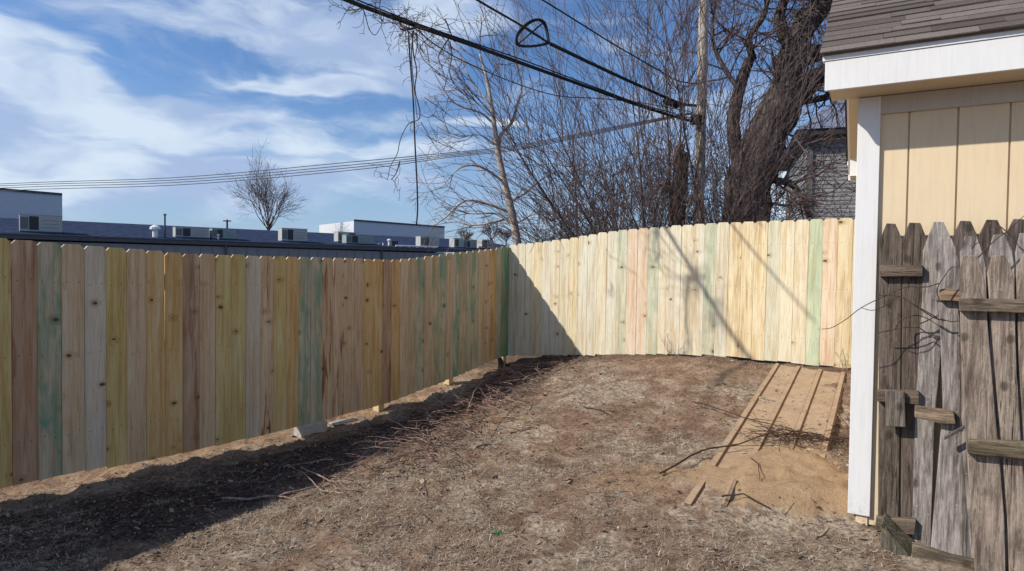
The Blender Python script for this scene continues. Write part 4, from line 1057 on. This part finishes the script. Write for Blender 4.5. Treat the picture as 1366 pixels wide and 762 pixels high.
# 2. big old trunk leaning right
Y2 = 14.2
def t2f(tm, bm_):
    def A(x, y, dy=0): return at(x, y, Y2 + dy)
    def limb(m, px, r0, r1, n=12, dy=0):
        k = len(px); big = n > 9
        pts = smooth([A(x, y, dy * i / (k - 1)) for i, (x, y) in enumerate(px)], 12 if big else 6); q = len(pts)
        pts = [p + noise.noise_vector(p * 1.1) * .09 * (r0 / .4) for p in pts]
        b0 = len(m.v); ns = 30 if big else n
        m.tube(pts, [(r0 + (r1 - r0) * i / (q - 1)) * (1 + .10 * noise.noise(V((i * .22, r0 * 40, 0)))) for i in range(q)], ns)
        if big:
            for i in range(q):
                for a in range(ns):
                    v = V(m.v[b0 + i * ns + a]); o_ = v - pts[i]; an = 2 * math.pi * a / ns; r_ = o_.length
                    f = abs(noise.noise(V((math.cos(an) * 2.6, math.sin(an) * 2.6, i * .10)))) * .30 + .07 * noise.noise(V((math.cos(an) * 6, math.sin(an) * 6, i * .35))) - .07
                    m.v[b0 + i * ns + a] = tuple(pts[i] + o_ * (1 - f))
        return pts
    limb(tm, [(985, 400), (985, 330), (992, 290), (1000, 245), (1015, 205), (1030, 165), (1042, 130)], .52, .42, 16)
    limb(bm_, [(1000, 250), (985, 215), (978, 170), (985, 120), (1000, 80)], .17, .11, 10, .3)
    bm_.cur = 0
    L = [limb(bm_, [(1030, 160), (1050, 110), (1058, 70), (1080, 30), (1125, -20)], .38, .20, 12), limb(bm_, [(1038, 140), (1075, 118), (1100, 98), (1140, 85)], .25, .15, 10, -.4),
         limb(bm_, [(1040, 85), (1075, 75), (1105, 65), (1130, 45)], .24, .14, 10, .5), limb(bm_, [(1035, 135), (1065, 137), (1100, 130), (1140, 120)], .09, .06, 8, .3),
         limb(bm_, [(1055, 70), (1040, 30), (1050, -15), (1045, -60)], .13, .07, 10), limb(bm_, [(1000, 235), (1035, 240), (1060, 250), (1080, 290)], .10, .05, 8, -.5),
         limb(bm_, [(1005, 80), (1000, 50), (1020, 20), (1030, -30)], .09, .04, 8), limb(bm_, [(985, 120), (960, 80), (950, 40), (960, -30)], .06, .03, 8, .4), limb(bm_, [(1062, 50), (1090, 20), (1110, 0), (1150, -30)], .2, .13, 9, .2)]
    P = dict(wig=.22, up=.02, kids=[3, 3, 4], ang=(.4, 1.15), lr=(.45, .72), rmin=.006, seg=.22)
    for pts in L:
        for j in range(15):
            i = random.randint(3, len(pts) - 1); dd = (pts[i] - pts[i - 1]).normalized(); ax = Matrix.Rotation(random.uniform(0, 6.283), 3, dd) @ dd.orthogonal().normalized()
            nd = dd * .4 + ax; grow(bm_, pts[i], nd, random.uniform(.8, 1.8), .022, 3, dict(P, kids=[2, 3, 3]))
    for (x, y, dx, dz) in ((1015, 230, .8, -.2), (1020, 210, 1, .3), (1000, 275, 1, .2), (1030, 170, 1, -.3)):
        grow(bm_, A(x, y), V((dx, -.2, dz)), 1.5, .03, 3, dict(P, kids=[2, 2, 3], up=-.01))
tree('old_tree', 'massive dark furrowed bare tree trunk leaning right beside the shed roof', (BARKD, TWIG), V((at(978, 330, Y2).x, Y2, H - 1.5)), t2f)

# 3. fan of suckers round the pole
Y3 = 10.6
def t3f(tm, bm_):
    base = at(925, 330, Y3); base.z = H - 1.3
    P = dict(wig=.055, up=.012, kids=[2, 4, 5], ang=(.2, .6), lr=(.35, .6), rmin=.0036, seg=.25, t0=.2)
    for j in range(50):
        a = max(-.8, random.gauss(-.12, .42)); a = a if a < .45 else random.uniform(-.5, .3); yy = random.gauss(0, .35); b = base + V((random.uniform(-1.0, .35), random.uniform(-1.4, .2), 0)); 
        d = V((math.sin(a), yy * .4, math.cos(a))); l = random.uniform(3.0, 5.4) * (1 - .12 * abs(a))
        m = tm if j < 12 else bm_
        if j < 12: 
            pts = [b]; 
            for k in range(9): d = (d + V((random.gauss(0, .04), random.gauss(0, .04), .02))).normalized(); pts.append(pts[-1] + d * l / 9)
            tm.tube(pts, [.034 * (1 - .85 * k / 9) for k in range(10)], 7)
            for k in range(2, 10):
                for q in range(3):
                    ax = Matrix.Rotation(random.uniform(0, 6.283), 3, d) @ d.orthogonal().normalized(); grow(bm_, pts[k], d + ax * .5, random.uniform(.6, 1.4), .007, 2, P)
        else: grow(bm_, b, d, l, random.uniform(.008, .016), 2, dict(P, kids=[4, 6]))
tree('sucker_shrub', 'dense fan of thin purple-brown bare stems around the utility pole', (TWIG, TWIG), V((at(925, 330, Y3).x, Y3, H - 1.3)), t3f, cat='shrub')
# 4. dead stump with vines left of pole
Y4 = 11.0
def t4f(tm, bm_):
    pts = [at(900, 400, Y4), at(903, 300, Y4), at(907, 250, Y4), at(909, 208, Y4), at(910, 203, Y4)]; tm.tube(smooth(pts, 4), .13, 12)
    P = dict(wig=.25, up=.02, kids=[3, 4], ang=(.4, 1.2), lr=(.4, .7), rmin=.004, seg=.12)
    for j in range(44):
        t = random.random(); p = pts[1].lerp(pts[3], t) + V((random.gauss(0, .2), random.gauss(0, .15), 0)); grow(bm_, p, V((random.gauss(0, .7), random.gauss(0, .5), random.uniform(-.1, 1))), random.uniform(.3, .9), .008, 2, P)
tree('broken_snag', 'broken dark snag wrapped in vines left of the utility pole', (BARKD, TWIG), V((at(903, 330, Y4).x, Y4, H - 1.4)), t4f, cat='dead tree')
# 5-8 thickets behind the right fence
def thicket(px, Y, n, hgt, spread, label, mats, up=.01, base_z=-1.3, r=.02, wig=.13):
    b0 = at(px, 330, Y); b0.z = H + base_z
    def f(tm, bm_):
        P = dict(wig=wig, up=up, kids=[3, 5], ang=(.35, 1.0), lr=(.35, .65), rmin=.004 * Y / 11, seg=.2, t0=.2)
        for j in range(n):
            a = random.gauss(0, spread); d = V((math.sin(a), random.gauss(0, .3), math.cos(a))); b = b0 + V((random.gauss(0, .3), random.gauss(0, .25), 0))
            l = hgt * random.uniform(.55, 1.05)
            if j == 0:
                pts = [b0]; d = V((.03, 0, 1))
                for k in range(8): d = (d + V((random.gauss(0, .07), random.gauss(0, .05), .03))).normalized(); pts.append(pts[-1] + d * hgt / 8)
                tm.tube(pts, [r * 2.2 * (1 - .8 * k / 8) for k in range(9)], 7)
                for k in range(3, 9):
                    for q in range(4):
                        ax = Matrix.Rotation(random.uniform(0, 6.283), 3, d) @ d.orthogonal().normalized(); grow(bm_, pts[k], d * .5 + ax, random.uniform(.5, 1.2), .010, 2, P)
            else: grow(bm_, b, d, l, r * random.uniform(.5, 1), 2, P)
    return tree('bare_shrub', label, mats, b0, f, 'bare shrubs behind the sunlit fence', 'shrub')
thicket(770, 11.6, 12, 3.4, .28, 'upright grey bare shrub midway between the pale tree and the pole', (TWIGL, TWIG))
thicket(745, 12.2, 12, 1.9, .7, 'low spreading bare shrub just right of the pale tree', (TWIGL, TWIG))
thicket(820, 13.0, 11, 3.2, .75, 'wide tangled bare shrub left of the broken snag', (TWIG, TWIG), .0)
thicket(860, 12.0, 9, 3.0, .60, 'tall dense bare shrub touching the left side of the broken snag', (TWIG, TWIG), .01)
thicket(1045, 13.0, 4, 2.6, .7, 'tangled dark bare shrub between the old tree and the grey house', (TWIG, TWIG), .0, wig=.2)
thicket(1100, 12.6, 2, 2.3, .6, 'thin bare shrub in front of the grey house siding', (TWIG, TWIG), .0, wig=.2)
thicket(1000, 11.6, 9, 3.0, .28, 'slim bare suckers standing in front of the leaning old trunk', (TWIG, TWIG), .01)
thicket(975, 12.3, 9, 2.2, .5, 'dense bare undergrowth at the foot of the old tree', (TWIG, TWIG), .0, wig=.2)
thicket(715, 14.5, 10, 1.5, .6, 'short bare shrub right behind the pale tree trunk', (TWIG, TWIG), .0, wig=.2)
# leaning pale sapling
m = MB(); pts = smooth([at(x, y, 11.4) for x, y in ((822, 345), (830, 300), (838, 260), (845, 225), (846, 195), (840, 160))], 4); m.tube(pts, [.02 - .013 * i / len(pts) for i in range(len(pts))], 6)
tag(m.build('sapling', BARKG, smooth=True, origin=pts[0]), 'single thin pale leaning stem in front of the tangled shrubs', 'sapling')
# far round tree
def far_tree(px, Y, h, r, label, base_y=308, dep=4, nl=8, kids=[3, 4, 5], trunk=.22, mats=(BARKD, TWIG)):
    b = at(px, base_y, Y); b.z = H - 2.6
    vis = at(px, base_y, Y).z - b.z
    def f(tm, bm_):
        zc = b + V((0, 0, vis)); tm.tube([b, b + V((0, 0, vis * .6)), zc + V((0, 0, h * .08))], [trunk * 1.2, trunk, trunk * .8], 8)
        P = dict(wig=.09, up=.035, kids=kids, ang=(.3, .75), lr=(.5, .75), rmin=r, seg=.6, t0=.25)
        for j in range(nl):
            a = 6.283 * j / nl + random.random() * .4; e = random.uniform(.15, .95)
            grow(bm_, zc + V((0, 0, random.uniform(-.02, .12) * h)), V((math.cos(a) * e, math.sin(a) * e, 1)), h * random.uniform(.48, .68), trunk * .45, dep, P)
    tree('bare_tree', label, mats, b, f)
far_tree(358, 118, 10.6, .017, 'small round-crowned bare tree rising above the warehouse roof', 308, 3, 14, [3, 5, 5])
far_tree(655, 170, 5.5, .04, 'distant bare tree just left of the pale trunk', 322, 2, 8, [5, 5], trunk=.2)
far_tree(622, 180, 4.2, .05, 'distant low bare tree behind the last rooftop units', 325, 2, 8, [5, 5], trunk=.2)
far_tree(675, 175, 4.0, .045, 'distant low bare tree seen behind the pale trunk base', 325, 2, 8, [5, 5], trunk=.15)

# ================================================================ POLE AND WIRES
WS = .8; YP = 12.9
_at = at
def at(x, y, Y): return _at(x, y, Y * WS)
pb = at(931, 330, YP); pt_ = at(939, 0, YP); dirp = (pt_ - pb).normalized()
pole = empty('utility_pole', V((pb.x, pb.y, H - 1.3)), 'pale weathered wooden utility pole rising out of the bare stems', 'utility pole')
m = MB(); m.tube([pb - dirp * 1.6, pb, pt_, pt_ + dirp * 3.5], [.088, .084, .076, .07], 16); o = m.build('shaft', POLEM, pole, smooth=True); o.location = -V(pole.location)
m = MB(); q = at(930, 160, YP - .12); m.box(q, V((.10, 0, 0)), V((0, .06, 0)), V((0, 0, .07)))
o = m.build('cable_bracket', BLACK, pole); o.location = -V(pole.location); seed(o)
def cable(name, pts, r, mat, label, k=6, group=None, n=6):
    sm = smooth(pts, k); m = MB(); m.tube(sm, [r[0] + (r[1] - r[0]) * i / (len(sm) - 1) for i in range(len(sm))] if isinstance(r, tuple) else r, n); o = m.build(name, mat, smooth=True, origin=sm[-1]); seed(o)
    return tag(o, label, 'cable', group)
GC = 'overhead cables meeting at the utility pole'
def wz(x, y, z): return athz(x, y, H + z)
zA = 3.35
A_pts = [at(928, 163, YP - .15), at(905, 157, 12.35), at(850, 140, 11.6), at(800, 122, 11.0), at(700, 86, 9.9), at(620, 57, 9.15), at(545, 31, 8.5), at(460, -1, 7.9), at(380, -40, 7.3), at(150, -160, 6.1)]
cable('overhead_cable', A_pts, .022, BLACK, 'thickest black overhead cable running to the upper left, with vines caught on it', 6, GC, 8)
cable('lashed_wire', [p + V((.0, 0, .035 + .01 * math.sin(i * 2))) for i, p in enumerate(A_pts)], .008, BLACK, 'thin wire lashed along the top of the thickest black cable', 6, GC)
B_pts = [at(928, 141, YP - .15), at(905, 137, 12.2), at(850, 113, 11.0), at(800, 90, 10.1), at(735, 59, 9.2), at(712, 45, 8.9), at(690, 31, 8.6), at(635, -1, 8.0), at(560, -50, 7.3)]
cable('overhead_cable', B_pts[:5], .022, BLACK, 'black overhead cable from the coil loop down to the pole', 6, GC, 8)
cable('overhead_cable', B_pts[4:], .012, BLACK, 'thinner black cable from the coil loop up out of the frame', 6, GC)
cable('overhead_cable', [at(934, 112, YP - .15), at(905, 108, 12.2), at(874, 91, 11.4), at(820, 60, 10.4), at(780, 35, 9.8), at(722, -1, 9.0), at(640, -50, 8.0)], .010, BLACK, 'uppermost thin black wire at the top right', 6, GC)
cable('overhead_cable', [at(925, 150, 12.6), at(860, 138, 11.8), at(800, 131.5, 11.0), at(745, 128, 10.3), at(690, 112, 9.7), at(630, 87, 9.2), at(590, 66, 8.9), at(552, 37, 8.55)], .006, WIRE, 'thin sagging wire hanging below the thickest cable', 6, GC)
# snowshoe coil of spare cable
m = MB()
hub = at(733, 58, 9.17)
loop = [(733, 58), (729, 35), (723, 27), (713, 26), (703, 31), (692, 42), (688, 52), (690, 60), (700, 62.5), (718, 61.5), (733, 58)]
for k in range(3):
    o_ = k * .9
    pts = smooth([at(x + (o_ if x < 715 else -o_), y + (o_ * .8 if y < 45 else -o_ * .6), 9.17 - (733 - x) * .006 + k * .02) for x, y in loop], 4); m.tube(pts, .010, 6)
for a, b in (((692, 58), (724, 31)), ((698, 34), (733, 58))): m.tube([at(a[0], a[1], 8.98), at(b[0], b[1], 9.1)], .009, 6)
o = m.build('cable_loop', BLACK, smooth=True, origin=hub); seed(o); tag(o, 'teardrop-shaped frame of coiled spare black cable hung on the wire', 'cable loop')
# splice bodies
m = MB(); m.tube([at(885, 133, 12.3), at(888, 135, 12.33), at(903, 141, 12.5), at(906, 142, 12.55)], [.015, .05, .05, .015], 8); o = m.build('splice_case', BLACK, smooth=True, origin=at(885, 133, 12.3)); seed(o); tag(o, 'short black splice case beside the pole under the middle cable', 'splice case')
# four thin far wires to the left
lw = [([245.5, 217, 186, 167], 'top'), ([248, 221, 188, 168.5], 'second'), ([251, 224.5, 190, 170], 'third'), ([254.5, 228, 192, 171.5], 'lowest')]
for ys_, nm in lw:
    pts = [at(925, 150 + (ys_[3] - 167) * .4, YP), at(830, ys_[3], 14.5), at(690, ys_[2] + 8, 17.5), at(600, ys_[2] + 18, 19.5), at(460, ys_[1], 23), at(230, (ys_[0] + ys_[1]) / 2 + 6, 28), at(0, ys_[0], 33.5), at(-300, ys_[0] + 16, 42)]
    cable('distant_wire', pts, (.0065, .014), WIRE, nm + ' of the four thin parallel wires sweeping to the far left', 5, 'four thin wires to the far left')
# hanging wire and vines
YH = 8.6
cable('hanging_wire', [at(545, 42, YH), at(547, 80, YH), at(551, 130, YH), at(553.5, 190, YH), at(556.5, 250, YH), at(557, 280, YH), at(555.5, 300, YH)], .009, BLACK, 'loose black wire hanging straight down from the thickest cable', 4)
def vine(paths, Y, r, label, tw_=0):
    m = MB()
    for pp in paths:
        pts = smooth([at(x + random.uniform(-.7, .7), y, Y + random.uniform(-.04, .04)) for x, y in pp], 4); k = len(pts)
        m.tube(pts, [max(.002, r * (1 - .6 * i / k)) for i in range(k)], 5)
        for j in range(tw_):
            i = random.randint(0, k - 1); grow(m, pts[i], V((random.gauss(0, 1), random.gauss(0, .4), random.gauss(-.1, .8))), random.uniform(.1, .35), .0035, 1, dict(wig=.35, up=0, kids=[2], ang=(.4, 1), lr=(.4, .7), rmin=.0025, seg=.05))
    m.m = [0] * len(m.m); tag(m.build('dead_vine', TWIG, smooth=True, origin=m.v[0]), label, 'vine')
vine([[(550, 42), (551, 70), (556, 95), (553, 120), (560, 148), (557, 160), (545, 165), (534, 185), (530, 205), (521, 222), (517, 240)], [(551, 42), (549, 75), (552, 120), (556, 158)], [(555, 45), (557, 60), (553, 80)], [(534, 215), (528, 232), (522, 240)]], YH, .008, 'twisted dead vine hanging beside the straight black wire', 4)
vine([[(482, 8), (487, 20), (492, 38), (500, 47), (508, 35), (511, 25)], [(462, 14), (480, 12), (495, 5)], [(507, -3), (506, 12)]], 8.15, .006, 'dead vine tuft near the upper end of the thickest cable', 8)
vine([[(532, 20), (535, 35), (550, 38), (560, 33)], [(533, 39), (545, 40), (560, 36)], [(546, 30), (540, 24)]], 8.5, .012, 'dark clump of dead vine where the loose wire hangs from the cable', 12)
vine([[(600, 55), (602, 75), (600, 95), (606, 112), (622, 130), (640, 155)], [(598, 52), (585, 75), (590, 90)], [(594, 25), (602, 45), (607, 56)]], 9.1, .009, 'drooping dead vine on the cable above the pale tree', 8)
vine([[(556, 60), (564, 78), (572, 86), (592, 102), (615, 120), (632, 135)], [(565, 130), (580, 140), (605, 158)], [(562, 163), (572, 182), (583, 200)]], 9.6, .006, 'long faint dead vines trailing left of the pale tree', 2)
at = _at
# tiny far pole
q = at(303, 293, 90); m = MB(); m.tube([V((q.x, q.y, H - 2.6)), q], .14, 8); o = empty('distant_pole', V((q.x, q.y, H - 2.6)), 'tiny distant utility pole with crossarm behind the warehouse', 'utility pole')
a = m.build('shaft', BFASC, o); a.location = -V(o.location); seed(a); m = MB(); m.box(q - V((0, 0, .2)), V((.55, 0, 0)), V((0, .08, 0)), V((0, 0, .08))); a = m.build('crossarm', BFASC, o); a.location = -V(o.location); seed(a)

# ================================================================ LIGHT, SKY, CAMERA
sl = bpy.data.lights.new('sun', 'SUN'); sl.energy = 5.0; sl.angle = math.radians(.75); sl.color = (1.0, .93, .82)
so = bpy.data.objects.new('sun', sl); COL.objects.link(so); so.rotation_euler = SUN.to_track_quat('Z', 'Y').to_euler(); so.location = (-20, -2, 20)
s = NT('World', True); scene.world = s.owner
el = math.asin(SUN.z); rot = math.atan2(SUN.x, SUN.y)
sky = s.n('ShaderNodeTexSky', sky_type='NISHITA', sun_disc=False, sun_elevation=el, sun_rotation=rot % (2 * math.pi), air_density=1.0, dust_density=.6, ozone_density=2.2)
gen = s.n('ShaderNodeTexCoord').outputs['Generated']
sp = s.n('ShaderNodeSeparateXYZ', inp={0: gen}).outputs
azm = s.math('ARCTAN2', sp[0], sp[1]); elv = s.math('ARCSINE', sp[2])
P2 = s.n('ShaderNodeCombineXYZ', inp={0: azm, 1: elv, 2: 0.0}).outputs[0]
# warp for wispy edges
wn = s.n('ShaderNodeTexNoise', inp={0: s.mapping(P2, (1, 2.4, 1)), 'Scale': 5.0, 'Detail': 4.0}).outputs[1]
wv = s.n('ShaderNodeVectorMath', operation='SCALE', inp={0: s.n('ShaderNodeVectorMath', operation='SUBTRACT', inp={0: wn, 1: (.5, .5, .5)}).outputs[0], 3: .10}).outputs[0]
PW = s.n('ShaderNodeVectorMath', operation='ADD', inp={0: P2, 1: wv}).outputs[0]
def azel(x, y):
    d = ray(x, y).normalized(); return math.atan2(d.x, d.y), math.asin(d.z)
acc = None
blobs = [(30, 70, 110, 45, .75), (150, 130, 240, 22, .9), (90, 185, 230, 50, .85), (200, 228, 360, 26, .8), (120, 160, 200, 40, .6), (60, 240, 120, 30, .5), (250, 262, 260, 22, .45), (530, 200, 90, 22, .4), (560, 90, 80, 30, .45), (420, 107, 120, 13, .95), (250, 30, 230, 28, .45), (470, 30, 170, 55, .55), (620, 45, 90, 40, .40), (610, 15, 90, 22, .5),
         (650, 163, 50, 14, 1.0), (500, 238, 130, 9, .7), (440, 225, 130, 14, .45), (0, 285, 200, 30, .4), (620, 208, 70, 10, .5), (318, 182, 22, 6, .7), (390, 190, 60, 22, .45), (960, 150, 220, 60, .35), (1080, 240, 120, 60, .65), (480, 70, 120, 40, .35), (700, 270, 300, 25, .2), (350, 150, 300, 180, .12), (820, 20, 60, 6, .3)]
for (x, y, w, h, st_) in blobs:
    a, e = azel(x, y); a2, _ = azel(x + w, y); _, e2 = azel(x, y - h)
    d = s.n('ShaderNodeVectorMath', operation='SUBTRACT', inp={0: PW, 1: (a, e, 0)}).outputs[0]
    d = s.n('ShaderNodeVectorMath', operation='MULTIPLY', inp={0: d, 1: (1 / abs(a2 - a), 1 / abs(e2 - e), 0)}).outputs[0]
    L = s.n('ShaderNodeVectorMath', operation='LENGTH', inp={0: d}).outputs['Value']
    g = s.ramp(L, 0.1, 1.35, st_, 0)
    acc = g if acc is None else s.math('ADD', acc, g)
n1 = s.noise(s.mapping(PW, (1, 3.8, 1)), 4.6, 8, .58, .2); n2 = s.noise(s.mapping(PW, (1, 3.0, 1)), 15, 8, .65, .2)
back = s.ramp(sp[1], .1, -.2)          # clouds behind the camera too
cl = s.math('ADD', s.math('MULTIPLY', acc, 1.12), s.math('ADD', s.math('MULTIPLY', s.math('SUBTRACT', n1, .5), 1.8), s.math('MULTIPLY', s.math('SUBTRACT', n2, .5), .55)))
cl = s.math('ADD', cl, s.math('MULTIPLY', back, .25))
mask = s.ramp(cl, -.05, .72)
skyc = s.mix(1, sky.outputs[0], (.72, .94, 1.22), 'MULTIPLY')
shade = s.ramp(s.noise(s.mapping(PW, (1, 2.6, 1), (3, 1, 0)), 4.2, 4, .55), .40, .62)
cc = s.mix(shade, (3.7, 4.8, 7.0), (6.7, 7.7, 8.8))
# pale haze towards the horizon
skyc = s.mix(s.ramp(elv, .30, .0, 0, .62), skyc, (3.5, 4.7, 6.6))
col = s.mix(s.math('MULTIPLY', mask, .88), skyc, cc)
bg = s.n('ShaderNodeBackground', inp={0: col, 1: .098}); ow = s.n('ShaderNodeOutputWorld'); s.t.links.new(bg.outputs[0], ow.inputs[0])

cam = bpy.data.cameras.new('camera'); co = bpy.data.objects.new('camera', cam); COL.objects.link(co)
cam.sensor_width = 36; cam.lens = 36 * FOC / 1366; cam.clip_end = 5000; cam.clip_start = .05
M = Matrix((( Rt.x, Up.x, -Fw.x, 0), (Rt.y, Up.y, -Fw.y, 0), (Rt.z, Up.z, -Fw.z, H), (0, 0, 0, 1)))
co.matrix_world = M; scene.camera = co
scene.view_settings.view_transform = 'Standard'; scene.view_settings.look = 'None'; scene.view_settings.gamma = 1; scene.view_settings.exposure = .16
scene.render.resolution_x = 1024; scene.render.resolution_y = 571
